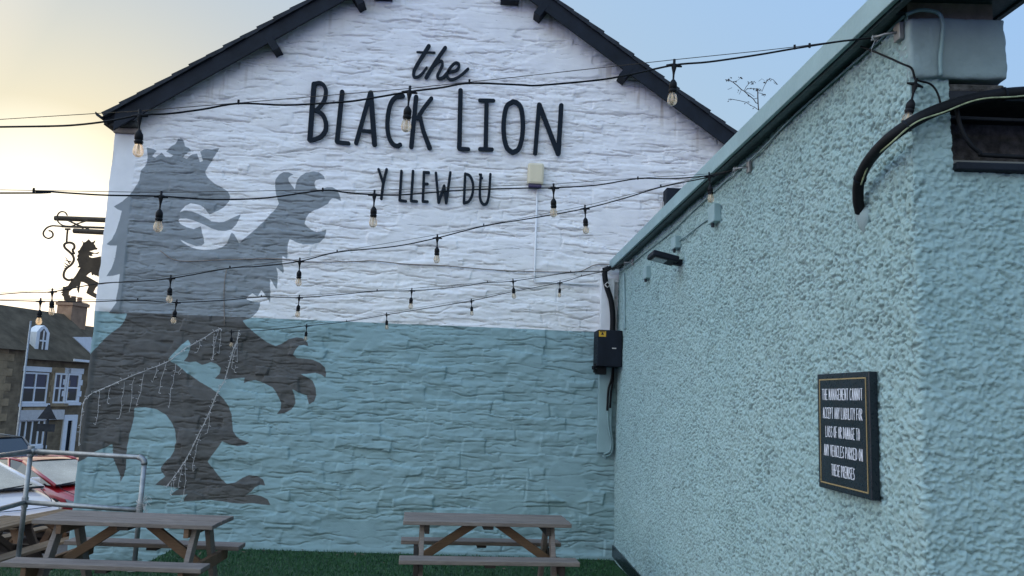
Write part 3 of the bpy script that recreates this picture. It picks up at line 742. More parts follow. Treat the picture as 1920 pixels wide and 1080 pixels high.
t = thing('led_floodlight', 'black slim floodlight tilted out from the roughcast wall', 'floodlight', tuple(onW(1262, 487)))
q = onW(1268, 487, .03); tip = q + np.array([-.35, .08, .10])
q = np.array(onX(1267, 490, WX - .05)); tip = np.array(onX(1226, 472, WX - .275)); tip[1] = q[1]
dv = tip - q; 
mb = MB(); mb.beam(q, tip, .25, .05, (0, 0, 1)); part('head', mb, M['black'], t, bevel=.01)
dn = dv / np.linalg.norm(dv); upv = np.array([0, 0, 1.]); sdv = np.cross(dn, upv); sdv /= np.linalg.norm(sdv); upp = np.cross(sdv, dn)
mb = MB(); mb.beam(q + dn * .09 - upp * .028, q + dn * .2 - upp * .028, .17, .008, upp); part('lens', mb, M['lens'], t)
mb = MB(); mb.beam(np.array([WX + .0, q[1], q[2] - .012]), q + np.array([-.03, 0, -.005]), .07, .05); part('bracket', mb, M['black'], t, bevel=.004)

# hose with earth wire round the corner
hp = [onX(1613, 398, WX - .01), onX(1609, 375, WX - .035), onX(1611, 340, WX - .06), onX(1628, 303, WX - .085), onX(1663, 264, WX - .10), onB(1716, 226, .075), onB(1775, 200, .06), onB(1850, 181, .05), onB(1930, 173, .05), onB(2050, 172, .05)]
t = thing('cable_hose', 'thick black hose with green and yellow wire bending into the roughcast wall', 'cable', tuple(hp[0]))
hs = spline(hp, 7)
mb = MB(); mb.tube(hs, .0245, 12); part('hose', mb, M['rubber'], t, smooth=True)
mb = MB(); mb.tube([p + np.array([-.004, -.022, -.018]) + np.array([0, -.002, -.006]) * math.sin(i * .5) for i, p in enumerate(hs)][14:], .0036, 6); part('earth_wire', mb, M['earth'], t, smooth=True)
for i in (15, 33, 52):
    mb = MB(); d = hs[i + 1] - hs[i - 1]; d /= np.linalg.norm(d); mb.tube([hs[i] - d * .004, hs[i] + d * .004], .0285, 12); part('cable_tie', mb, M['black'], t)
mb = MB(); c = onW(1618, 398, 0.0)
mb.lathe([(.001, .05), (.05, .03), (.075, 0), (.06, -.05), (.03, -.10), (.001, -.12)], (0, 0, 0), 12)
rr = np.random.default_rng(3)
mb.v = [(c[0] - abs(x) * .45 * (1 if x < 0 else .3) + .01, c[1] + y * .9, c[2] + z * .8 - .01) for x, y, z in mb.v]
part('render_patch', mb, M['smoothrender'], t, smooth=True)

# sapling on the roof edge
sb = np.array(onX(1423, 214, WX + .05)); SY = sb[1]
t = thing('sapling', 'small bare leafed sapling growing out of the extension roof edge', 'plant', tuple(sb))
def sp(px, py): return np.array(onY(1340 + px / 9.82, 120 + py / 9.82, SY + .02 * math.sin(px)))
mb = MB()
for pl, r in (([(822, 920), (808, 830), (800, 720), (795, 600), (795, 460)], .004), ([(795, 725), (760, 715), (710, 640), (620, 570), (545, 500), (490, 470), (420, 400), (345, 340), (290, 310), (200, 290)], .003), ([(812, 850), (740, 800), (670, 765), (580, 705), (460, 675), (330, 650), (250, 650)], .002), ([(545, 490), (580, 420), (640, 350), (720, 330)], .002), ([(560, 500), (600, 455), (720, 455), (800, 460)], .002), ([(545, 500), (640, 540), (730, 600)], .0015), ([(720, 645), (800, 625)], .0018), ([(800, 530), (860, 540), (940, 575)], .0018), ([(870, 510), (910, 410), (960, 320), (1010, 265), (1080, 290), (1140, 355)], .0018), ([(910, 300), (870, 270), (810, 320)], .0012), ([(490, 480), (450, 560)], .0015), ([(345, 335), (440, 290), (465, 250)], .0012), ([(240, 470), (320, 435)], .0014), ([(812, 840), (880, 820)], .0015)):
    mb.tube([sp(*p) for p in pl], r, 5)
part('stem', mb, M['stem'], t)
mb = MB(); rl = random.Random(5)
for pl, n in (([(640, 350), (740, 335)], 9), ([(590, 455), (740, 455)], 12), ([(770, 460), (830, 465)], 12), ([(850, 540), (940, 575)], 9), ([(960, 310), (1030, 265)], 10), ([(1040, 280), (1140, 355)], 9), ([(910, 355), (960, 320)], 4), ([(200, 290), (265, 295)], 7), ([(360, 330), (405, 310)], 4), ([(445, 270), (475, 250)], 5), ([(250, 650), (330, 650)], 6), ([(570, 710), (590, 705)], 3), ([(620, 575), (635, 575)], 3), ([(730, 797), (745, 797)], 2), ([(870, 820), (890, 818)], 3), ([(660, 765), (670, 765)], 2), ([(270, 245), (290, 255)], 2), ([(440, 485), (460, 490)], 2)):
    for i in range(n):
        f = rl.random(); a = pl[0]; b = pl[1]
        c = sp(a[0] + (b[0] - a[0]) * f, a[1] + (b[1] - a[1]) * f) + np.array([rl.uniform(-.004, .004), rl.uniform(-.012, .012), rl.uniform(-.004, .004)])
        d = np.array([rl.uniform(-1, 1), rl.uniform(-1, 1), rl.uniform(-.9, .3)]); d /= np.linalg.norm(d); s = np.cross(d, [rl.uniform(-1, 1), rl.uniform(-1, 1), .3]); s /= np.linalg.norm(s)
        L, W = rl.uniform(.012, .022), rl.uniform(.003, .006)
        mb.add([c, c + d * L * .5 + s * W, c + d * L, c + d * L * .5 - s * W], [(0, 1, 2, 3)])
part('foliage', mb, M['leaf'], t)

# notice board
tl, tr = onX(1532.5, 702, WX - .045), onX(1631, 696, WX - .045); br_, bl_ = onX(1634, 938, WX - .045), onX(1536.7, 913, WX - .045)
y0, y1 = (tr[1] + br_[1]) / 2, (tl[1] + bl_[1]) / 2; z0, z1 = (bl_[2] + br_[2]) / 2, (tl[2] + tr[2]) / 2
t = thing('notice_board', 'black notice board with gold border and white lettering on the roughcast wall', 'sign', (WX, (y0 + y1) / 2, z0))
mb = MB(); mb.box((WX - .028, (y0 + y1) / 2, (z0 + z1) / 2), (.038, y1 - y0, z1 - z0)); part('panel', mb, M['board'], t, bevel=.003)
mb = MB(); e = .028; w = .006; xs_ = WX - .0482
mb.box((xs_, (y0 + y1) / 2, z1 - e), (.002, y1 - y0 - 2 * e - w, w)); mb.box((xs_, (y0 + y1) / 2, z0 + e), (.002, y1 - y0 - 2 * e - w, w))
mb.box((xs_, y0 + e, (z0 + z1) / 2), (.002, w, z1 - z0 - 2 * e + w)); mb.box((xs_, y1 - e, (z0 + z1) / 2), (.002, w, z1 - z0 - 2 * e + w)); part('border', mb, M['brass'], t)
FONT = {'A': ['0,0 .5,1 1,0', '.2,.35 .8,.35'], 'B': ['0,0 0,1 .7,.9 .75,.65 0,.52', '0,.52 .9,.4 .9,.12 0,0'], 'C': ['1,.92 .5,1 .05,.75 0,.3 .3,0 .95,.06'], 'D': ['0,0 0,1 .7,.85 1,.5 .7,.12 0,0'], 'E': ['1,1 0,1 0,0 1,0', '0,.5 .8,.5'], 'F': ['1,1 0,1 0,0', '0,.5 .8,.5'],
 'G': ['1,.9 .5,1 .05,.7 .05,.25 .4,0 .95,.1 .95,.42 .5,.42'], 'H': ['0,0 0,1', '1,0 1,1', '0,.5 1,.5'], 'I': ['.5,0 .5,1'], 'K': ['0,0 0,1', '1,1 .05,.5 1,0'], 'L': ['0,1 0,0 .9,0'], 'M': ['0,0 .1,1 .5,.3 .9,1 1,0'], 'N': ['0,0 0,1 1,0 1,1'], 'O': ['.5,1 .05,.7 .05,.25 .5,0 .95,.25 .95,.7 .5,1'],
 'P': ['0,0 0,1 .8,.9 .9,.65 .6,.48 0,.45'], 'R': ['0,0 0,1 .8,.9 .85,.65 0,.48 1,0'], 'S': ['.95,.9 .5,1 .1,.8 .2,.58 .85,.4 .9,.15 .5,0 .05,.1'], 'T': ['.5,0 .5,1', '0,1 1,1'], 'V': ['0,1 .5,0 1,1'], 'Y': ['0,1 .5,.5 1,1', '.5,.5 .5,0']}
LINES = ['THE MANAGEMENT CANNOT', 'ACCEPT ANY LIABILITY FOR', 'LOSS OF OR DAMAGE TO', 'ANY VEHICLES PARKED ON', 'THESE PREMISES']
spans = [(.92, 0), (.90, 0), (.78, 0), (.875, 0), (.525, 0)]
usable = (y1 - y0) - 2 * e - .02
for li, (txt, (sp_, _)) in enumerate(zip(LINES, spans)):
    zc = z1 - (z1 - z0) * (.182 + li * .161); hh = .050
    mb = MB()
    tot = sum({' ': .55, 'I': .45}.get(ch, 1.) for ch in txt); wch = usable * sp_ / tot; u = (y1 + y0) / 2 + usable * sp_ / 2
    for ch in txt:
        adv = {' ': .55, 'I': .45}.get(ch, 1.) * wch
        if ch != ' ':
            for si, s in enumerate(FONT[ch]):
                pts = [tuple(map(float, q.split(','))) for q in s.split()]
                wd = adv * .64 if ch != 'I' else adv * .6
                P2 = [(-(u - adv * .12) + a * wd, zc - hh / 2 + b * hh) for a, b in pts]
                for k in range(len(P2) - 1):
                    poly = stroke_poly([P2[k], P2[k + 1]], .0034)
                    mb.prism([(WX - .0486 - .0001 * ((si * 3 + k) % 9), -a, b) for a, b in poly], (.0012, 0, 0))
        u -= adv
    part('text_line', mb, M['white'], t)

# ================================================================== FESTOON STRINGS
def lerp_depth(knots):
    xs_, ys_ = zip(*sorted(knots)); return lambda px: float(np.interp(px, xs_, ys_))
def pxl(s): return [tuple(map(float, q.split(','))) for q in s.split()]
def lamp(parent, top, tilt):
    """lamp holder hanging from the cable at point top"""
    r = Matrix.Rotation(tilt[0], 3, 'Y') @ Matrix.Rotation(tilt[1], 3, 'X')
    def w(mb):
        mb.v = [tuple(np.array(r @ Vector(p)) + top) for p in mb.v]; return mb
    mb = MB()
    mb.lathe([(.001, .028), (.006, .026), (.006, .004), (.010, -.002), (.011, -.012), (.0065, -.03), (.0045, -.045), (.0042, -.064), (.009, -.07), (.0165, -.082), (.0175, -.09), (.0175, -.106), (.0158, -.107), (.0158, -.112), (.0185, -.113), (.0185, -.119), (.0162, -.122), (.0162, -.126), (.001, -.127)], (0, 0, 0), 12)
    mb.lathe([(.001, .0), (.0075, .0), (.0115, .0), (.0075, .0), (.001, .0)], (0, 0, 0), 6)
    mb.tube([(-.034, 0, -.004), (0, 0, 0), (.034, 0, -.004)], [.004, .0095, .004], 8)
    h = part('lamp_holder', w(mb), M['rubber'], parent, smooth=True)
    mb = MB(); mb.lathe([(.0135, -.122), (.0138, -.128), (.0185, -.140), (.0215, -.153), (.0215, -.162), (.018, -.174), (.010, -.181), (.001, -.183)], (0, 0, 0), 16)
    part('bulb', w(mb), M['bulb'], h, smooth=True)
    mb = MB()
    for a in range(4):
        ca, sa = .006 * math.cos(a * 1.57), .006 * math.sin(a * 1.57); mb.tube([(ca * .6, sa * .6, -.130), (ca, sa, -.168)], .0012, 5)
    mb.tube([(0, 0, -.127), (0, 0, -.15)], .003, 5)
    part('filament', w(mb), M['filament'], h)
def festoon(label, cable, wire, dep, lamps, clips, extend=True):
    D = lerp_depth(dep)
    cp = [np.array(onY(a, b, D(a))) for a, b in cable]; wp = [np.array(onY(a, b, D(a) + .003)) for a, b in wire]
    if extend:
        for L in (cp, wp):
            L.sort(key=lambda p: p[0]); d = (L[2] - L[0]); d = d / np.linalg.norm(d); L.insert(0, L[0] + d * -2.2 + np.array([0, 0, .02]))
    t = thing('string_lights', label, 'string lights', tuple(cp[-1]), 'festoon strings over the yard')
    mb = MB(); mb.tube(spline(cp, 5), .0042, 6); part('cable', mb, M['rubber'], t, smooth=True)
    mb = MB(); mb.tube(wp, .0017, 5); part('support_wire', mb, M['iron'], t)
    rl = random.Random(len(cable))
    for px, py in lamps:
        lamp(t, np.array(onY(px, py, D(px))), (rl.uniform(-.10, .06), rl.uniform(-.06, .06)))
    for px, py in clips:
        mb = MB(); c = np.array(onY(px, py, D(px))); mb.tube([c + [0, 0, -.006], c + [0, 0, .014]], .005, 6); part('cable_clip', mb, M['rubber'], t)
festoon('nearest string of bulbs, crossing the big gable name', pxl('0,238 70,237 133,235 197,228 262,216 317,213 380,205 447,194 533,197 600,194 633,192 673,188 768,172 830,164 880,156 973,159 1011,160 1122,150 1180,140 1264,122 1330,116 1420,103 1490,91 1580,77 1652,70'),
 pxl('0,224 177,213 262,208 447,193 768,166 880,154 1264,112 1420,96 1490,88 1580,76 1652,70'), [(0, 3.32), (1652, 3.17)], [(262, 216), (768, 172), (1264, 122)], [(447, 193), (880, 155), (1490, 90), (1518, 87)])
festoon('level string of bulbs crossing the lower Welsh name on the gable', pxl('0,362 63,358 130,362 200,366 302,368 400,374 500,371 605,357 650,361 702,365 760,365 860,357 970,353 1038,352 1120,347 1196,335 1260,335 1330,329 1385,318'),
 pxl('0,356 63,357 302,361 605,356 702,357 1038,345 1196,334 1330,326 1385,318'), [(0, 3.6), (302, 3.9), (702, 4.2), (1038, 4.65), (1385, 5.06)], [(302, 368), (702, 365), (1038, 352), (1330, 330)], [(63, 358), (605, 357), (1196, 335)])
festoon('slanting string of bulbs rising from the lion to the middle wall hook', pxl('0,552 98,547 182,532 250,528 320,522 430,503 490,499 562,490 632,473 740,462 820,446 907,424 1010,407 1097,391 1170,372 1239,351 1330,332 1385,318'),
 pxl('0,549 98,543 320,518 432,502 562,486 632,472 820,440 907,423 1097,386 1239,350 1330,328 1385,318'), [(0, 6.3), (320, 5.8), (820, 5.5), (1097, 5.35), (1385, 5.06)], [(98, 547), (320, 522), (562, 490), (820, 446), (1097, 391)], [(182, 532), (431, 502), (632, 472), (907, 423), (1239, 350)])
festoon('level string of bulbs running from the far corner across the lion waist', pxl('0,563 76,565 160,566 258,563 331,567 420,563 490,557 561,558 640,552 707,546 772,545 850,539 912,530 962,527 1070,511 1135,508 1175,493'),
 pxl('0,561 76,562 258,562 331,563 490,556 561,554 707,545 772,541 914,529 962,523 1070,510 1135,507 1175,492'), [(0, 6.0), (331, 6.7), (561, 7.25), (962, 7.9), (1175, 9.05)], [(76, 565), (331, 567), (561, 558), (772, 545), (962, 527)], [(258, 562), (490, 556), (707, 545), (914, 529), (1070, 510)])
festoon('farthest string of bulbs slanting close to the gable down to the teal paint', pxl('434,622 450,621 500,619 575,611 650,603 725,590 800,578 884,564 960,547 1050,530 1090,518 1135,508 1175,493'),
 pxl('434,619 575,607 650,602 725,587 884,560 1050,526 1090,517 1135,507 1175,492'), [(434, 9.55), (884, 9.5), (1090, 9.4), (1175, 9.05)], [(434, 622), (575, 611), (725, 590), (884, 564), (1050, 530)], [(650, 602), (1090, 517)], False)
# tail of the nearest string with its last bulb hanging under the block
t = thing('string_light_end', 'black cable tail with one clear bulb hanging under the rendered block', 'string lights', tuple(onB(1712, 160, .05)))
mb = MB(); mb.tube(spline([onX(1582, 76, WX - .06), onX(1640, 97, WX - .05), onX(1690, 119, WX - .03), onB(1709, 128, .03), onB(1716, 148, .03), onB(1725, 152, .035), onB(1745, 158, .03), onB(1758, 175, .03), onB(1766, 205, .03)], 5), .0045, 6); part('cable', mb, M['rubber'], t, smooth=True)
lamp(t, np.array(onB(1716, 158, .045)), (.22, .05))
# wall hooks
def hook(px, py, label, plate):
    p = np.array(onX(px, py, WX - .05))
    t = thing('wall_hook', label, 'hook', (WX, p[1], p[2]), 'wall hooks for the string lights')
    mb = MB(); mb.box((WX - .012, p[1] - .06, p[2]), (.02, .05, .075)); part('plate', mb, M['galv'], t, bevel=.003)
    mb = MB(); mb.tube([(WX - .02, p[1] - .06, p[2]), (WX - .06, p[1] - .04, p[2]), p + [-.04, .0, 0]], .006, 6); part('eye_bolt', mb, M['galv'], t, smooth=True)
    mb = MB(); rl = random.Random(int(px))
    for k in range(5):
        c = p + [-.02 - .02 * k / 3, 0, 0]; r = .012 + .008 * rl.random()
        mb.tube([c + r * np.array([.3 * math.sin(a), .4 * math.cos(a) , math.sin(a)]) for a in np.linspace(0, 6.0, 12)], .0012, 4)
    mb.tube([p + [-.03, 0, 0], p + [-.05, 0, -.05], p + [-.045, .01, -.07]], .0015, 4); part('wire_wrap', mb, M['galv'], t)
hook(1655, 72, 'galvanised wall hook highest and nearest under the eaves', 1)
hook(1388, 318, 'galvanised wall hook in the middle of the eaves above the junction box', 1)
hook(1178, 493, 'galvanised wall hook in the far corner near the cable sleeve', 1)

# ================================================================== ICICLE FAIRY LIGHTS
def icicle(label, path, drops, off, seed):
    rl = random.Random(seed)
    P = [np.array(onY(a, b, GY - off)) for a, b in path]
    t = thing('icicle_lights', label, 'fairy lights', tuple(P[0]), 'white icicle lights on the lion')
    S = spline(P, 8)
    mb = MB()
    for k in range(2): mb.tube([p + np.array([.005 * math.sin(i * .9 + k * 3), .005 * math.cos(i * .9 + k * 3), .004 * math.cos(i * 1.1 + k * 2)]) for i, p in enumerate(S)], .003, 5)
    for i in range(0, len(S), 2):
        a = rl.uniform(0, 6.28); mb.tube([S[i], S[i] + np.array([.03 * math.cos(a), -.012, .03 * math.sin(a)])], [.002, .0036], 5)
    part('main_wire', mb, M['clearwire'], t)
    for px, py, n in drops:
        p = np.array(onY(px, py, GY - off)); pts = [p]
        L = n * GY / F; k = max(3, int(L / .07))
        for i in range(k): pts.append(pts[-1] + np.array([rl.uniform(-.022, .012), rl.uniform(-.008, .008), -L / k]))
        mb = MB(); mb.tube(pts, .0022, 5)
        for q in pts[1:]:
            a = rl.uniform(-.6, 3.7); mb.tube([q, q + np.array([.028 * math.cos(a), -.008, .028 * math.sin(a)])], [.002, .0036], 5)
        part('drop', mb, M['clearwire'], t)
icicle('white icicle lights draped from the wall edge up over the lion back', pxl('148,836 150,810 153,780 158,752 172,738 200,726 240,708 280,692 316,677 345,655 375,638 408,618 414,617'),
 [(187, 736, 58), (207, 726, 28), (233, 716, 65), (252, 708, 62), (270, 700, 58), (294, 686, 30), (312, 680, 55), (329, 682, 80), (340, 690, 12), (374, 640, 20), (402, 624, 50), (410, 620, 55), (414, 622, 40)], .05, 1)
icicle('white icicle lights slanting from the lion waist to its foot', pxl('448,620 444,640 436,660 428,690 420,715 408,735 396,765 385,790 372,815 355,850 340,875 322,900 312,912'),
 [(446, 632, 46), (443, 645, 30), (436, 660, 30), (441, 685, 12), (404, 742, 18), (393, 770, 40), (377, 812, 68), (352, 855, 80), (342, 876, 35), (330, 893, 22), (322, 905, 20)], .06, 2)

# ================================================================== HANGING SIGN BEYOND THE CORNER
HY = 12.2
t = thing('hanging_sign', 'black cut out lion sign with curly tail on a scrolled wall bracket', 'sign', tuple(onY(200, 400, HY)))
def hs_(px, py, y=HY): return np.array(onY(60 + px / 5.4, 380 + py / 5.4, y))
lion2 = pxl('505,385 518,402 540,398 555,385 572,370 585,385 600,400 620,395 638,380 628,405 622,415 635,430 640,448 660,460 650,475 630,475 600,485 575,488 600,498 640,510 680,500 660,518 620,515 600,520 612,535 585,540 570,530 575,548 610,558 650,552 680,545 720,540 760,520 800,490 830,440 850,460 835,510 800,560 770,590 730,630 700,670 665,750 655,735 640,738 620,725 605,735 598,700 570,715 545,740 600,770 660,805 670,830 640,860 618,905 660,930 700,955 690,985 640,965 600,945 548,915 560,880 572,850 560,825 520,805 490,800 478,850 470,915 455,880 460,840 430,855 395,880 370,900 368,935 385,960 425,950 440,975 440,1000 400,1010 350,1000 325,985 318,950 295,930 312,920 285,910 310,900 290,880 312,875 310,850 340,850 365,840 390,800 400,785 440,740 470,690 490,655 455,655 475,635 465,600 450,570 465,560 455,540 470,520 460,490 480,480 495,450 510,430 515,410')
mb = MB(); mb.prism([hs_(*p) for p in lion2], (0, .02, 0)); part('lion_cutout', mb, M['iron'], t)
mb = MB(); mb.tube(spline([hs_(*p) for p in pxl('410,776 375,784 345,775 322,750 325,705 350,665 400,625 424,578 410,530 370,490 335,458 326,430 345,410 390,405 425,425 428,460 412,480 428,520')], 5), .018, 8)
for a, b in (((380, 620), (335, 545)), ((395, 600), (330, 580)), ((365, 635), (320, 605)), ((350, 650), (318, 635)), ((345, 665), (316, 660))): mb.tube([hs_(*a), hs_(*b)], [.012, .003], 5)
part('tail', mb, M['iron'], t, smooth=True)
mb = MB(); mb.tube([hs_(362, 265), hs_(355, 330), hs_(350, 405)], .014, 6); mb.tube([hs_(335, 268), hs_(388, 268)], .016, 6); part('hanger', mb, M['iron'], t)
xe = GL + .01
def barr(mb, a, b, r, dy=0):
    p, q = hs_(*a), hs_(*b); p[1] += dy; q[1] += dy; d = (q - p) / (q[0] - p[0]); mb.tube([p, p + d * (xe - p[0])], r, 8); return mb
mb = barr(MB(), (205, 145), (742, 165), .040, .08); part('top_bar', mb, M['iron'], t, smooth=True)
mb = barr(MB(), (300, 240), (730, 255), .018); part('lower_bar', mb, M['iron'], t, smooth=True)
mb = barr(MB(), (472, 305), (725, 318), .040, -.15); part('lamp_bar', mb, M['iron'], t, smooth=True)
mb = MB(); mb.tube(spline([hs_(*p) for p in pxl('420,240 340,242 250,236 200,235 150,255 116,300 124,340 165,362 205,345 212,315 195,290 170,283')], 5), .013, 6)
mb.tube(spline([hs_(*p) for p in pxl('358,130 335,98 290,93 258,128 258,180 290,218 340,236 400,238 470,210 560,182')], 5), .011, 6)
mb.tube([hs_(365, 180), hs_(440, 215), hs_(520, 260)], .015, 6); mb.tube([hs_(400, 200), hs_(560, 262), hs_(600, 285)], .013, 6); part('scroll', mb, M['iron'], t, smooth=True)

# ================================================================== GROUND
mb = MB()
TP = [(-4.70, 8.70), (-3.36, 8.36), (-3.48, GY + .02), (6.0, GY + .02), (6.0, -5), (-4.45, -5)]
mb.prism([(a, b, -.11) for a, b in TP], (0, 0, -.6)); solo('terrace', mb, M['concrete'], kind='structure')
m, nt, b = newmat('artificial_turf')
nn = noise(nt, 160, 3); n3 = noise(nt, 3, 4)
cc = mixc(nt, mrange(nt, nn, .35, .65), (.006, .030, .010), (.016, .065, .02)); cc = mixc(nt, mrange(nt, n3, .35, .7, 0, .5), cc, (.02, .05, .02))
nt.links.new(cc, b.inputs['Base Color']); b.inputs['Roughness'].default_value = .8; bump(nt, b, nn, .01)
M['turf'] = m
def tz(y): return -.005 - .056 * min(1., max(0., (y - 8.0) / 1.6)) ** 1.3
mb = MB(); yy = [-5, 2, 6, 8.0, 8.36, 8.70, 9.0, 9.2, 9.4, 9.6, GY + .02]
def xl(y): return -4.45 + (-4.70 + 4.45) * (y + 5) / 13.7 if y <= 8.36 else (-3.36 - .12 * (y - 8.36) / 1.49)
for ya, yb in zip(yy, yy[1:]):
    mb.quad((xl(ya) if ya != 8.36 or yb <= 8.36 else -3.36, ya, tz(ya)), (6, ya, tz(ya)), (6, yb, tz(yb)), (xl(yb), yb, tz(yb)))
mb.add([(-4.694, 8.36, tz(8.36)), (-3.36, 8.36, tz(8.36)), (-4.70, 8.70, tz(8.70))], [(0, 1, 2)])
solo('turf', mb, M['turf'], kind='structure')
def inpoly(x, y):
    c = False
    for (x0, y0), (x1, y1) in zip(TP, TP[1:] + TP[:1]):
        if (y0 > y) != (y1 > y) and x < x0 + (y - y0) / (y1 - y0) * (x1 - x0): c = not c
    return c
m, nt, b = newmat('turf_blade')
oi = N(nt, 'ShaderNodeNewGeometry'); nn = noise(nt, 30, 2, oi.outputs['Position'])
nt.links.new(mixc(nt, mrange(nt, nn, .3, .7), (.010, .060, .018), (.028, .115, .032)), b.inputs['Base Color']); b.inputs['Roughness'].default_value = .55
rg = np.random.default_rng(5); nb_ = 60000
bx = rg.uniform(-4.7, 1.72, nb_); by = rg.uniform(5.6, GY - .02, nb_)
ok = np.array([inpoly(x, y) for x, y in zip(bx, by)]); bx, by = bx[ok], by[ok]; nb_ = len(bx)
an = rg.uniform(0, 6.28, nb_); hgt = rg.uniform(.012, .03, nb_); wd = rg.uniform(.003, .006, nb_); le = rg.uniform(-.014, .014, (nb_, 2))
V = np.zeros((nb_, 3, 3)); V[:, 0] = np.stack([bx - wd * np.cos(an), by - wd * np.sin(an), np.full(nb_, -.006)], -1); V[:, 1] = np.stack([bx + wd * np.cos(an), by + wd * np.sin(an), np.full(nb_, -.006)], -1); V[:, 2] = np.stack([bx + le[:, 0], by + le[:, 1], hgt], -1); V[:, :, 2] += np.array([tz(q_) + .004 for q_ in by])[:, None]
me = bpy.data.meshes.new('turf_pile'); me.vertices.add(nb_ * 3); me.vertices.foreach_set('co', V.ravel().astype(np.float32)); me.loops.add(nb_ * 3); me.loops.foreach_set('vertex_index', np.arange(nb_ * 3, dtype=np.int32)); me.polygons.add(nb_); me.polygons.foreach_set('loop_start', (np.arange(nb_) * 3).astype(np.int32)); me.update(calc_edges=True)
setp(link('turf_pile', me, m), 'dark green artificial turf pile under the picnic tables', 'turf', kind='stuff')
rl = random.Random(21); mb = MB()
for k in range(46):
    x, y = rl.uniform(-3.2, 1.6), rl.uniform(6.2, GY - .06)
    if k % 3 == 0: y = GY - rl.uniform(.05, .25)
    a = rl.uniform(0, 6.28); L, W = rl.uniform(.018, .04), rl.uniform(.008, .018); d = np.array([math.cos(a), math.sin(a), rl.uniform(-.2, .5)]); q = np.array([-math.sin(a), math.cos(a), rl.uniform(-.3, .3)])
    c = np.array([x, y, .026 + tz(y)]); mb.add([c - d * L, c + q * W, c + d * L, c - q * W], [(0, 1, 2, 3)])
setp(solo('leaf_litter', mb, M['tanwood']), 'scattered dry leaves lying on the dark turf', 'leaf litter', kind='stuff')
# lower yard and street falling away to the north
def gz(y): return float(np.interp(y, [-60, 11.2, 13, 16, 45, 60, 400], [-.6, -.6, -.92, -1.12, -3.05, -3.2, -3.2]))
mb = MB(); ys = [-60, 0, 11.2, 12, 13, 16, 20, 30, 45, 60, 120, 400]
for y0_, y1_ in zip(ys, ys[1:]): mb.quad((-300, y0_, gz(y0_)), (300, y0_, gz(y0_)), (300, y1_, gz(y1_)), (-300, y1_, gz(y1_)))
solo('ground', mb, M['asphalt'], kind='structure')

# ================================================================== RAILING
t = thing('railing', 'galvanised tube guard rail with two rails at the edge of the turf', 'railing', (-3.3, 8.25, 0))
A0 = np.array(onZ(58, 846, 1.1)); B0 = np.array(onZ(272, 858, 1.1)); C0 = np.array(onZ(-60, 863, 1.1)); 
r_ = .0242
def post(p, nm=True):
    mb = MB(); mb.tube([(p[0], p[1], -.02), (p[0], p[1], p[2] - (.05 if nm else 0))], r_, 14); o = part('post', mb, M['galv'], t, smooth=True)
    for z in (.58,) if nm else (1.1, .58):
        mb = MB(); mb.tube([(p[0], p[1], z - .055), (p[0], p[1], z + .055)], r_ + .008, 14); part('fitting', mb, M['galv'], o, bevel=.003)
    mb = MB(); mb.lathe([(.001, .012), (.07, .012), (.075, -.004)], (p[0], p[1], .0), 14); part('base_flange', mb, M['galv'], o)
post(B0); post(A0, False)
arc = [B0 + (A0 - B0) / np.linalg.norm(A0 - B0) * (.07 * (1 - math.sin(a))) + np.array([0, 0, -.07 * (1 - math.cos(a))]) for a in np.linspace(0, math.pi / 2, 7)]
mb = MB(); mb.tube([A0] + arc, r_, 14); part('rail', mb, M['galv'], t, smooth=True)
mb = MB(); mb.tube(arc, r_ + .006, 14); mb.tube([A0 + (B0 - A0) * .0, A0 + (B0 - A0) * .04], r_ + .008, 14); part('fitting', mb, M['galv'], t, smooth=True)
mid = np.array([0, 0, -.52])
mb = MB(); mb.tube([A0 + mid, B0 + mid], r_, 14); part('rail', mb, M['galv'], t, smooth=True)
dC = (C0 - A0); 
for m_ in (0, mid): 
    mb = MB(); mb.tube([A0 + m_, A0 + dC * 4 + m_], r_, 14); part('rail', mb, M['galv'], t, smooth=True)
# zip tied lights tail at the end post
mb = MB(); rl = random.Random(8)
for k in range(7):
    c = np.array([B0[0], B0[1] - .0, .60 + .012 * k]); rr_ = .034 + .006 * rl.random()
    mb.tube([c + np.array([rr_ * math.cos(a), rr_ * math.sin(a), .01 * math.sin(a + k)]) for a in np.linspace(0, 6.28, 12)], .0022, 4)
for k in range(9):
    p = np.array([B0[0] + .03, B0[1] - .02, .62 + rl.uniform(0, .08)]); pts = [p]
    for i in range(5): pts.append(pts[-1] + np.array([rl.uniform(-.01, .04), rl.uniform(-.02, .02), rl.uniform(-.05, .03)]))
    mb.tube(pts, .002, 4)
part('wire_wrap', mb, M['clearwire'], t)

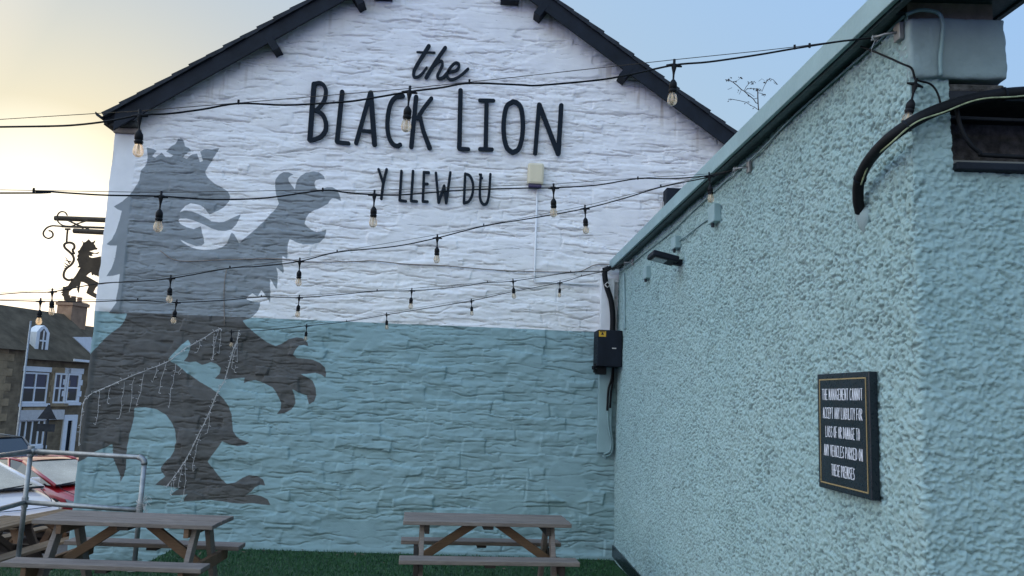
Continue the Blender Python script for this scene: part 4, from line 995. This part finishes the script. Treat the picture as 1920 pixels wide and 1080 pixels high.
# ================================================================== PICNIC TABLES
def picnic(loc, rot, label, wood1, wood2, wood3, length=1.46, slen=1.54):
    t = thing('picnic_table', label, 'picnic table', loc, 'wooden picnic tables', rot)
    ORG[t.name] = np.zeros(3); rl = random.Random(int(abs(loc[0]) * 100))
    ht = .72; hd = .275
    mb = MB(); n = 5; w = 2 * hd / n
    for i in range(n):
        mb.box((rl.uniform(-.006, .006), -hd + w * (i + .5), ht - .0175 + rl.uniform(-.0015, .0015)), (length, w - .009, .035))
    part('tabletop', mb, wood1, t, bevel=.005)
    for s in (-1, 1):
        mb = MB(); mb.box((0, s * .455, .4225), (slen, .205, .038)); part('seat', mb, wood1, t, bevel=.006)
    ex = length / 2 - .17
    for e in (-1, 1):
        for s in (-1, 1):
            mb = MB(); x = e * ex
            mb.beam((x, s * .13, .684), (x, s * .47, 0.0), .042, .095, (0, 1, .5)); part('leg', mb, wood2, t, bevel=.004)
        mb = MB(); mb.box((e * (ex + .0435), 0, .352), (.042, 1.06, .098)); part('cross_beam', mb, wood3, t, bevel=.004)
        mb = MB(); mb.box((e * (ex - .0435), 0, .645), (.042, .50, .075)); part('top_batten', mb, wood3, t, bevel=.004)
        mb = MB(); mb.beam((e * .10, 0, .678), (e * (ex + .01), 0, .345), .075, .040, (0, 1, 0.0001)); part('brace', mb, wood2 if wood2 is not M['greywood'] else M['brownwood'], t, bevel=.004)
    mb = MB(); mb.box((0, 0, .668), (.09, .50, .030)); part('top_batten', mb, M['darkwood'], t)
    for s in (-1, 1):
        mb = MB(); mb.box((0, s * .455, .392), (.09, .19, .022)); part('seat_batten', mb, M['darkwood'], t)
    return t
picnic((-2.83, 7.0, 0), RAD(-1.2), 'weathered grey picnic table beside the guard rail on the turf', M['greywood'], M['greywood'], M['brownwood'])
picnic((.145, 7.585, 0), RAD(4.3), 'weathered grey picnic table before the gable near the right wall', M['greywood'], M['greywood'], M['darkwood'], 1.53, 1.57)
picnic((-5.72, 9.75, -.6), RAD(86), 'dark picnic table on the lower yard behind the guard rail', M['tanwood'], M['darkwood'], M['darkwood'], 1.6, 1.7)
picnic((-6.25, 12.0, -.85), RAD(80), 'brown picnic table farther off, past the pub corner', M['tanwood'], M['brownwood'], M['darkwood'], 1.6, 1.7)

# ================================================================== CARS
def car_body(L, W, hgt, hood, prof):
    pass
def car(loc, rot, label, paint, scale=(1, 1, 1), suv=False):
    t = thing('parked_car', label, 'car', loc, 'cars parked in the lower yard', rot); ORG[t.name] = np.zeros(3)
    sx, sy, sz = scale
    # stations from tail (-x) to nose (+x): x, belt z, half width, bottom z
    st = [(-2.02, .62, .70, .42), (-2.0, .86, .80, .32), (-1.80, .93, .84, .24), (-1.3, .95, .86, .20), (-.6, .94, .87, .19), (.2, .92, .87, .19), (.72, .93, .86, .19), (.95, .90, .855, .19), (1.35, .83, .84, .2), (1.7, .75, .80, .22), (1.95, .64, .70, .28), (2.05, .50, .56, .34)]
    mb = MB(); vs = []; n = 12
    for x, zb_, hw, zl in st:
        prof = [(-hw * .9, zl), (-hw * .99, zl + (zb_ - zl) * .3), (-hw, zl + (zb_ - zl) * .62), (-hw * .96, zb_ - .03), (-hw * .80, zb_ + .0), (-hw * .4, zb_ + .022), (hw * .4, zb_ + .022), (hw * .80, zb_), (hw * .96, zb_ - .03), (hw, zl + (zb_ - zl) * .62), (hw * .99, zl + (zb_ - zl) * .3), (hw * .9, zl)]
        vs += [(x * sx, y * sy, z * sz) for y, z in prof]
    fs = [(i * n + k, i * n + (k + 1) % n, (i + 1) * n + (k + 1) % n, (i + 1) * n + k) for i in range(len(st) - 1) for k in range(n)]
    fs += [tuple(range(n)), tuple((len(st) - 1) * n + k for k in reversed(range(n)))]
    mb.add(vs, fs); bo = part('body', mb, paint, t, smooth=True)
    mo = bo.modifiers.new('sub', 'SUBSURF'); mo.levels = 2; mo.render_levels = 2
    # greenhouse
    if suv: top = [(-1.85, .78, 1.52), (-1.7, .80, 1.56), (-.5, .80, 1.60), (.25, .78, 1.55)]; b0, b1 = -1.95, 1.0
    else: top = [(-1.6, .60, 1.26), (-1.2, .64, 1.33), (-.6, .66, 1.37), (-.22, .62, 1.32)]; b0, b1 = -1.93, 1.2
    lo = [(b0, .74), (-1.2, .80), (-.4, .81), (b1, .76)]
    zb0 = .925
    V0 = []
    for (x, w) in lo: V0 += [(x, -w, zb0), (x, w, zb0)]
    T0 = []
    for (x, w, z) in top: T0 += [(x, -w, z), (x, w, z)]
    sc3 = lambda P: [(p[0] * sx, p[1] * sy, p[2] * sz) for p in P]
    mb = MB(); mb.add(sc3([V0[6], V0[7], T0[7], T0[6]]), [(0, 1, 2, 3)]); part('windscreen', mb, M['carglass'] if suv else M['mistglare'], t)
    mb = MB(); mb.add(sc3([V0[1], V0[0], T0[0], T0[1]]), [(0, 1, 2, 3)]); part('rear_window', mb, M['carglass'], t)
    for s in (0, 1):
        mb = MB(); mb.add(sc3([V0[s], V0[2 + s], V0[4 + s], V0[6 + s], T0[6 + s], T0[4 + s], T0[2 + s], T0[s]]), [(0, 1, 6, 7), (1, 2, 5, 6), (2, 3, 4, 5)]); part('side_window', mb, M['carglass'], t)
    mb = MB(); rv = []
    for (x, w, z) in top: rv += [(x, -w - .012, z - .012), (x, -w * .6, z + .03), (x, w * .6, z + .03), (x, w + .012, z - .012)]
    mb.add(sc3(rv), [(i * 4 + k, i * 4 + k + 1, i * 4 + k + 5, i * 4 + k + 4) for i in range(3) for k in range(3)])
    ro = part('roof', mb, paint, t, smooth=True); mo = ro.modifiers.new('sub', 'SUBSURF'); mo.levels = 2; mo.render_levels = 2
    for s in (0, 1):
        mb = MB(); mb.tube(sc3([V0[6 + s], T0[6 + s]]), .04, 6); mb.tube(sc3([V0[s], T0[s]]), .055, 6); mb.tube(sc3([(T0[4 + s][0] - .1,) + T0[4 + s][1:], (-.35, V0[4 + s][1], zb0)]), .03, 6); mb.tube(sc3([T0[0 + s], T0[2 + s], T0[4 + s], T0[6 + s]]), .028, 6); part('pillar', mb, paint, t, smooth=True)
    for x in (1.28, -1.27):
        for s in (-1, 1):
            c = np.array([x * sx, s * .80 * sy, .31]); a = np.array([0, .10 * s, 0])
            mb = MB(); mb.tube([c - a, c - a * .8, c + a * .8, c + a], [.27, .31, .31, .27], 20); w = part('tyre', mb, M['tyre'], t, smooth=False)
            mb = MB(); mb.tube([c + a * .9, c + a * 1.02], [.2, .18], 16); part('rim', mb, M['rim'], w)
            mb = MB(); mb.tube([c + a * .25 + np.array([.36 * math.cos(k), 0, .36 * math.sin(k)]) for k in np.linspace(0, math.pi, 12)], .028, 6); part('wheel_arch', mb, M['tyre'], t)
    for s in (-1, 1):
        mb = MB(); mb.prism([(1.62 * sx, s * .80 * sy, .70 * sz), (1.90 * sx, s * .66 * sy, .62 * sz), (1.97 * sx, s * .60 * sy, .54 * sz), (1.74 * sx, s * .80 * sy, .60 * sz)], (.035, s * .02, .012)); part('headlight', mb, M['lens'], t, bevel=.01)
        mb = MB(); mb.box((.62 * sx, s * .96 * sy, .99 * sz), (.10, .18, .13)); part('mirror', mb, paint, t, bevel=.04)
    sl = MB(); sl.tube(sc3([(V0[6][0] + .012, V0[6][1], V0[6][2] + .012), (V0[7][0] + .012, V0[7][1], V0[7][2] + .012)]), .022, 6); sl.tube(sc3([(T0[6][0] + .01, T0[6][1], T0[6][2]), (T0[7][0] + .01, T0[7][1], T0[7][2])]), .016, 6); part('windscreen_seal', sl, M['black'], t)
    wp = MB()
    for y0_, y1_ in ((-.62, -.05), (.02, .60)): wp.tube(sc3([(b1 + .02, y0_, .955), (b1 - .09, y1_, .985)]), .012, 5)
    part('wiper', wp, M['black'], t)
    bl = MB(); bl.tube(sc3([(b1 + .04, -.70, .92), (1.35, -.69, .86), (1.7, -.62, .775), (1.93, -.5, .675), (1.96, 0, .67), (1.93, .5, .675), (1.7, .62, .775), (1.35, .69, .86), (b1 + .04, .70, .92)]), .007, 5); part('bonnet_gap', bl, M['black'], t)
    mb = MB(); mb.box((2.03 * sx, 0, .40 * sz), (.05, .9, .10)); part('grille', mb, M['black'], t, bevel=.01)
    return t
def place(px, py, d, zc):
    p = onY(px, py, d); return (p[0], p[1], zc)
car((-9.45, 15.4, gz(15.4)), RAD(-30), 'white hatchback parked nearest, just behind the guard rail', carpaint('white_car_paint', (.50, .51, .55)))
car((-9.45, 18.66, gz(18.66)), RAD(-30), 'red car parked behind the white hatchback', carpaint('red_car_paint', (.30, .012, .018)))
car((-10.3, 21.8, gz(21.8)), RAD(-29), 'silver car mostly hidden behind the red car', carpaint('silver_car_paint', (.5, .5, .5)), (1, 1, .9))
car((-15.2, 26.0, gz(26)), RAD(-16), 'large black car parked farthest back before the stone houses', carpaint('black_car_paint', (.012, .013, .016)), (1.1, 1.05, 1.12), True)

# ================================================================== HOUSES ACROSS THE ROAD
hdv = np.array([math.sin(RAD(13)), math.cos(RAD(13)), 0]); hn = np.array([hdv[1], -hdv[0], 0])
HP = np.array(onY(100, 757, 42.0))
def hw(px, py, off=0): return np.array(onP(px, py, HP + hn * off, hn))
def hsz(px, py): p = hw(px, py); return (p - HP) @ hdv, p[2]
def hp(s, z, off=0): return np.array([HP[0], HP[1], 0]) + hdv * s + hn * off + np.array([0, 0, z])
Hrot = np.array([hdv, hn, [0, 0, 1]]).T
def hbox(mb, s0, s1, z0, z1, o0, o1): return mb.box(hp((s0 + s1) / 2, (z0 + z1) / 2, (o0 + o1) / 2), (abs(s1 - s0), abs(o1 - o0), abs(z1 - z0)), Hrot)
def uvbox(o, sc_=1.):
    me = o.data; uv = me.uv_layers.new(name='UVMap')
    for p in me.polygons:
        for li in p.loop_indices:
            v = Vector(me.vertices[me.loops[li].vertex_index].co) + Vector(ORG[o.name]) ; uv.data[li].uv = ((np.array(v) @ hdv) * sc_ + (np.array(v) @ hn) * sc_, v[2] * sc_)
gb = -3.3
sE, zE = hsz(100, 672); 
sL = hsz(22, 700)[0]; sR = hsz(210, 700)[0]
zR = hw(80, 592)[2] + 1.3
depth = 7.0
th = thing('stone_house', 'brown rubble stone terraced house with white windows and a brick chimney', 'house', tuple(hp(sL, gb)))
mb = MB(); hbox(mb, sL, sR, gb, zE, -depth, 0); w_ = part('wall', mb, M['housestone'], th); uvbox(w_)
def roofp(s0, s1, z0, z1, th_):
    mb = MB(); mb.prism([hp(s0, z0 - .12, .35), hp(s0, z1, -depth / 2), hp(s0, z0 - .12, -depth - .3)], hdv * (s1 - s0)); return mb
rise = depth / 2 * .78
rf = part('roof', roofp(sL - .1, sR, zE, zE + rise, .1), M['roofslate'], th)
def roof_pt(px, py):
    """point on the front roof plane"""
    n = np.cross(hdv, hp(0, zE + rise, -depth / 2) - hp(0, zE, 0)); n /= np.linalg.norm(n)
    return np.array(onP(px, py, hp(0, zE, 0), n))
# chimney
c = np.array(onP(135, 585, hp(0, 0, -depth / 2), hn)); cs = (c - HP) @ hdv
mb = MB(); c_lo = zE + rise - .9; ctop = onP(135, 566, hp(0, 0, -depth / 2), hn)[2]
hbox(mb, cs - .62, cs + .62, c_lo, ctop, -depth / 2 - .5, -depth / 2 + .5); hbox(mb, cs - .7, cs + .7, ctop - .25, ctop - .05, -depth / 2 - .58, -depth / 2 + .58); part('chimney', mb, M['terracotta'], rf)
for k in (-.5, 0, .5):
    mb = MB(); q = hp(cs + k, ctop, -depth / 2); mb.lathe([(.14, 0), (.13, .28), (.16, .3), (.16, .34), (.11, .35)], tuple(q), 10); part('chimney_pot', mb, M['terracotta'], rf)
def window(px0, py0, px1, py1, nx_, ny_, surround, sill=True, name='window'):
    s0, z1 = hsz(px0, py0); s1, z0 = hsz(px1, py1)
    mb = MB(); f = .09
    hbox(mb, s0, s0 + f, z0, z1, -.02, .06); hbox(mb, s1 - f, s1, z0, z1, -.02, .06); hbox(mb, s0 + f, s1 - f, z1 - f, z1, -.02, .058); hbox(mb, s0 + f, s1 - f, z0, z0 + f, -.02, .058)
    for i in range(1, nx_): x = s0 + (s1 - s0) * i / nx_; hbox(mb, x - .045, x + .045, z0 + f, z1 - f, -.02, .055)
    for j in range(1, ny_): z = z0 + (z1 - z0) * j / ny_; hbox(mb, s0 + f, s1 - f, z - .04, z + .04, -.02, .05)
    w = part(name, mb, M['whitepaint'], th)
    mb = MB(); hbox(mb, s0 + .02, s1 - .02, z0 + .02, z1 - .02, .005, .015); part('pane', mb, M['pane'], w)
    if surround:
        mb = MB(); rl = random.Random(int(px0)); z = z0; k = 0
        while z < z1:
            e = .28 if k % 2 else .16
            hbox(mb, s0 - e, s0 - .005, z, z + .29, -.01, .03); hbox(mb, s1 + .005, s1 + e, z, z + .29, -.01, .03); z += .3; k += 1
        hbox(mb, s0 - .25, s1 + .25, z1 + .005, z1 + .28, -.01, .032); part('surround', mb, surround, w)
    if sill:
        mb = MB(); hbox(mb, s0 - .2, s1 + .2, z0 - .16, z0 - .005, -.02, .14); part('sill', mb, M['whitepaint'] if surround is not M['buff'] else M['buff'], w)
window(43, 697, 84, 756, 2, 2, None); window(103, 699, 119, 756, 2, 2, M['buff']); window(127, 700, 143, 754, 1, 2, M['whitepaint'])
s0, z1 = hsz(46, 691); s1, z0 = hsz(93, 697); mb = MB(); hbox(mb, s0 - .2, s1, z0 - .02, z0 + .22, -.02, .12); part('window_head', mb, M['whitepaint'], th)
s0, z1 = hsz(40, 764); s1, z0 = hsz(82, 772); mb = MB(); hbox(mb, s0, s1, z0 - .05, z1, -.02, .10); part('panel', mb, M['buff'], th)
window(36, 787, 78, 835, 4, 1, None)
s0, z1 = hsz(30, 772); s1, z0 = hsz(114, 786); mb = MB(); hbox(mb, s0, s1, z0, z0 + .5, -.02, .18); part('shopfront_fascia', mb, M['pvc'], th)
s0, z1 = hsz(119, 778); s1, z0 = hsz(136, 850); mb = MB(); hbox(mb, s0, s0 + .3, gb, z1, -.02, .08); hbox(mb, s1 - .35, s1, gb, z1, -.02, .08); hbox(mb, s0 + .3, s1 - .35, z1 - .3, z1, -.02, .078); dr = part('doorcase', mb, M['whitepaint'], th)
mb = MB(); hbox(mb, s0 + .3, s1 - .35, gb, z1 - .3, .0, .02); part('door', mb, M['black'], dr)
# dormer with pointed top
a = roof_pt(63, 657); b2 = roof_pt(83, 657); dw = np.linalg.norm(b2 - a); dz_ = .95 * dw * 1.9
fo = (a - HP) @ hn; s0 = (a - HP) @ hdv + .12; s1 = s0 + .66; z0 = a[2]; z1 = z0 + .95
mb = MB(); ap = (s0 + s1) / 2
mb.prism([hp(s0 - .1, z0 - .1, fo + .05), hp(s1 + .1, z0 - .1, fo + .05), hp(s1 + .1, z1, fo + .05), hp(ap + .22, z1 + .25, fo + .05), hp(ap, z1 + .36, fo + .05), hp(ap - .22, z1 + .25, fo + .05), hp(s0 - .1, z1, fo + .05)], hn * -.5); dm = part('dormer', mb, M['whitepaint'], rf)
mb = MB(); mb.prism([hp(s0 + .12, z0 + .08, fo + .055), hp(s1 - .12, z0 + .08, fo + .055), hp(s1 - .12, z1, fo + .055), hp(ap, z1 + .2, fo + .055), hp(s0 + .12, z1, fo + .055)], hn * .012); part('dormer_pane', mb, M['pane'], rf)
mb = MB(); hbox(mb, ap - .035, ap + .035, z0 + .08, z1 + .1, fo + .06, fo + .1); hbox(mb, s0 + .12, s1 - .12, z0 + .48, z0 + .56, fo + .06, fo + .098); part('dormer_bar', mb, M['whitepaint'], rf)
# neighbour to the left and to the right
tn = thing('corner_house', 'dark stone house with buff brick quoins at the left edge', 'house', tuple(hp(sL - 8, gb)))
mb = MB(); hbox(mb, sL - 9, sL - .01, gb, zE + .35, -depth, .6); w_ = part('wall', mb, M['housestone'], tn); uvbox(w_)
mb = MB(); z = gb; k = 0
while z < zE + .1:
    e = .95 if k % 2 else .6; hbox(mb, sL - 1.6, sL - 1.6 + e, z, z + .34, .59, .63); z += .35; k += 1
part('quoins', mb, M['buff'], tn)
mb = MB(); mb.prism([hp(sL - 9, zE + .25, .95), hp(sL - 9, zE + rise + .35, -depth / 2), hp(sL - 9, zE + .25, -depth - .3)], hdv * 9); part('roof', mb, M['roofslate'], tn)
tr_ = thing('gabled_house', 'slate roofed house with a white gable board beside the pub corner', 'house', tuple(hp(sR, gb)))
mb = MB(); hbox(mb, sR + .01, sR + 12, gb, zE - .3, -depth, .5); w_ = part('wall', mb, M['housestone'], tr_); uvbox(w_)
mb = MB(); mb.prism([hp(sR + .01, zE - .3, .8), hp(sR + .01, zE + rise - .5, -depth / 2), hp(sR + .01, zE - .3, -depth - .3)], hdv * 12); part('roof', mb, M['roofslate'], tr_)
wgd = [hw(137, 632, 1.2), hw(172, 632, 1.2), hw(172, 664, 1.2)]
mb = MB(); mb.prism(wgd, hn * -.06); part('gable_board', mb, M['whitepaint'], tr_)
mb = MB(); mb.beam(hw(139, 675, .6), hw(172, 678, .6), .1, .12); part('gutter', mb, M['whitepaint'], tr_)
# pole and small road sign
p0 = np.array(onY(58, 602, 30)); zg = gz(30)
t = thing('street_pole', 'slim pale street pole standing before the stone house', 'pole', (p0[0], 30, zg)); mb = MB(); mb.tube([(p0[0], 30, zg), (p0[0], 30, zg + 1.2), (p0[0], 30, p0[2])], [.05, .04, .034], 10); part('shaft', mb, M['galv'], t, smooth=True); mb = MB(); mb.lathe([(.12, 0), (.12, .4), (.08, .45)], (p0[0], 30, zg), 10); part('base', mb, M['galv'], t)
p0 = np.array(onY(92, 765, 26)); zg = gz(26)
t = thing('road_sign', 'small dark triangular road sign seen from behind on a post', 'sign', (p0[0], 26, zg)); mb = MB(); mb.tube([(p0[0], 26, zg), (p0[0], 26, p0[2] + .1)], .038, 8); part('post', mb, M['slate'], t, smooth=True)
mb = MB(); mb.prism([(p0[0] - .30, 25.95, p0[2] - .35), (p0[0] + .30, 25.95, p0[2] - .35), (p0[0], 25.95, p0[2] + .12)], (0, .01, 0)); part('plate', mb, M['slate'], t)
mb = MB(); mb.box((p0[0], 25.95, p0[2] - .62), (.55, .01, .24)); part('plate', mb, M['slate'], t)

# ================================================================== LIGHT, SKY, CAMERA
WEST = (5.3, 3.95, 2.85); SW_BOOST = (3.9, 2.88, 2.02); SW_DIR = (-.8, -.55, .42)
sun_dir = Vector((math.sin(SUN_AZ) * math.cos(SUN_EL), math.cos(SUN_AZ) * math.cos(SUN_EL), math.sin(SUN_EL)))
ld = bpy.data.lights.new('sun', 'SUN'); ld.energy = 3.0; ld.angle = RAD(.5); ld.color = (1, .80, .55)
lo = bpy.data.objects.new('sun', ld); COL.objects.link(lo); lo.rotation_euler = (-sun_dir).to_track_quat('-Z', 'Y').to_euler()
w = bpy.data.worlds.new('World'); sc.world = w; w.use_nodes = True
nt = w.node_tree; bg = nt.nodes['Background']
sky = nt.nodes.new('ShaderNodeTexSky'); sky.sky_type = 'NISHITA'; sky.sun_disc = False
sky.sun_elevation = SUN_EL; sky.sun_rotation = SUN_AZ; sky.altitude = 100; sky.air_density = 1.0; sky.dust_density = 1.5; sky.ozone_density = 1.0
# a phone exposure of this dusk sky: compress each channel of the physical sky, add the pale aureole round the sun,
# and add extra brightness to the unseen western and rear sky, to light the walls
sep = nt.nodes.new('ShaderNodeSeparateColor'); nt.links.new(sky.outputs[0], sep.inputs[0])
comb = nt.nodes.new('ShaderNodeCombineColor')
for ch, (k, p) in enumerate(((.347, .295), (.539, .105), (1.10, -.335))):
    pw = nt.nodes.new('ShaderNodeMath'); pw.operation = 'POWER'; nt.links.new(sep.outputs[ch], pw.inputs[0]); pw.inputs[1].default_value = p
    ml = nt.nodes.new('ShaderNodeMath'); ml.operation = 'MULTIPLY'; nt.links.new(pw.outputs[0], ml.inputs[0]); ml.inputs[1].default_value = k
    nt.links.new(ml.outputs[0], comb.inputs[ch])
tcw = nt.nodes.new('ShaderNodeTexCoord')
def dot(v):
    d = nt.nodes.new('ShaderNodeVectorMath'); d.operation = 'DOT_PRODUCT'; nt.links.new(tcw.outputs['Generated'], d.inputs[0]); d.inputs[1].default_value = v; return d.outputs['Value']
def aureole(c0, p, col):
    g_ = mrange(nt, dot(GLOW), c0, 1.0); q_ = nt.nodes.new('ShaderNodeMath'); q_.operation = 'POWER'; nt.links.new(g_, q_.inputs[0]); q_.inputs[1].default_value = p
    m_ = nt.nodes.new('ShaderNodeVectorMath'); m_.operation = 'SCALE'; m_.inputs[0].default_value = col; nt.links.new(q_.outputs[0], m_.inputs['Scale']); return m_
GLOW = Vector((math.sin(RAD(-29.5)), math.cos(RAD(-29.5)), math.tan(RAD(6.6)))).normalized()
ga, gb_ = aureole(.925, 2.2, (.26, .26, .12)), aureole(.982, 1.2, (.5, .6, .75))
gm = nt.nodes.new('ShaderNodeVectorMath'); gm.operation = 'ADD'; nt.links.new(ga.outputs[0], gm.inputs[0]); nt.links.new(gb_.outputs[0], gm.inputs[1])
sw_boost = mrange(nt, dot(Vector(SW_DIR).normalized()), .08, .9)
west = mrange(nt, dot(Vector((-.95, .15, .25)).normalized()), .73, .97)
ec = mixc(nt, west, mixc(nt, sw_boost, (1, 1, 1), SW_BOOST), WEST)
em = nt.nodes.new('ShaderNodeVectorMath'); em.operation = 'MULTIPLY'; nt.links.new(comb.outputs[0], em.inputs[0]); nt.links.new(ec, em.inputs[1])
ad = nt.nodes.new('ShaderNodeVectorMath'); ad.operation = 'ADD'; nt.links.new(em.outputs[0], ad.inputs[0]); nt.links.new(gm.outputs[0], ad.inputs[1])
fs_ = nt.nodes.new('ShaderNodeVectorMath'); fs_.operation = 'SCALE'; nt.links.new(ad.outputs[0], fs_.inputs[0]); fs_.inputs['Scale'].default_value = 1 / (.12 * 2)
nt.links.new(fs_.outputs[0], bg.inputs[0]); bg.inputs[1].default_value = .12

cd = bpy.data.cameras.new('camera'); cam = bpy.data.objects.new('camera', cd); COL.objects.link(cam)
cd.sensor_fit = 'HORIZONTAL'; cd.sensor_width = 36; cd.lens = 36 * F / 1920; cd.clip_end = 1000; cd.clip_start = .05
r3 = np.array([R[:, 0], -R[:, 1], -R[:, 2]]).T
cam.matrix_world = Matrix([[*r3[0], 0], [*r3[1], 0], [*r3[2], H], [0, 0, 0, 1]])
sc.camera = cam
sc.view_settings.view_transform = 'Standard'; sc.view_settings.look = 'None'; sc.view_settings.exposure = 1.0; sc.view_settings.gamma = 1
sc.render.engine = 'CYCLES'
sc.cycles.use_denoising = True
sc.cycles.max_bounces = 6; sc.cycles.transparent_max_bounces = 16
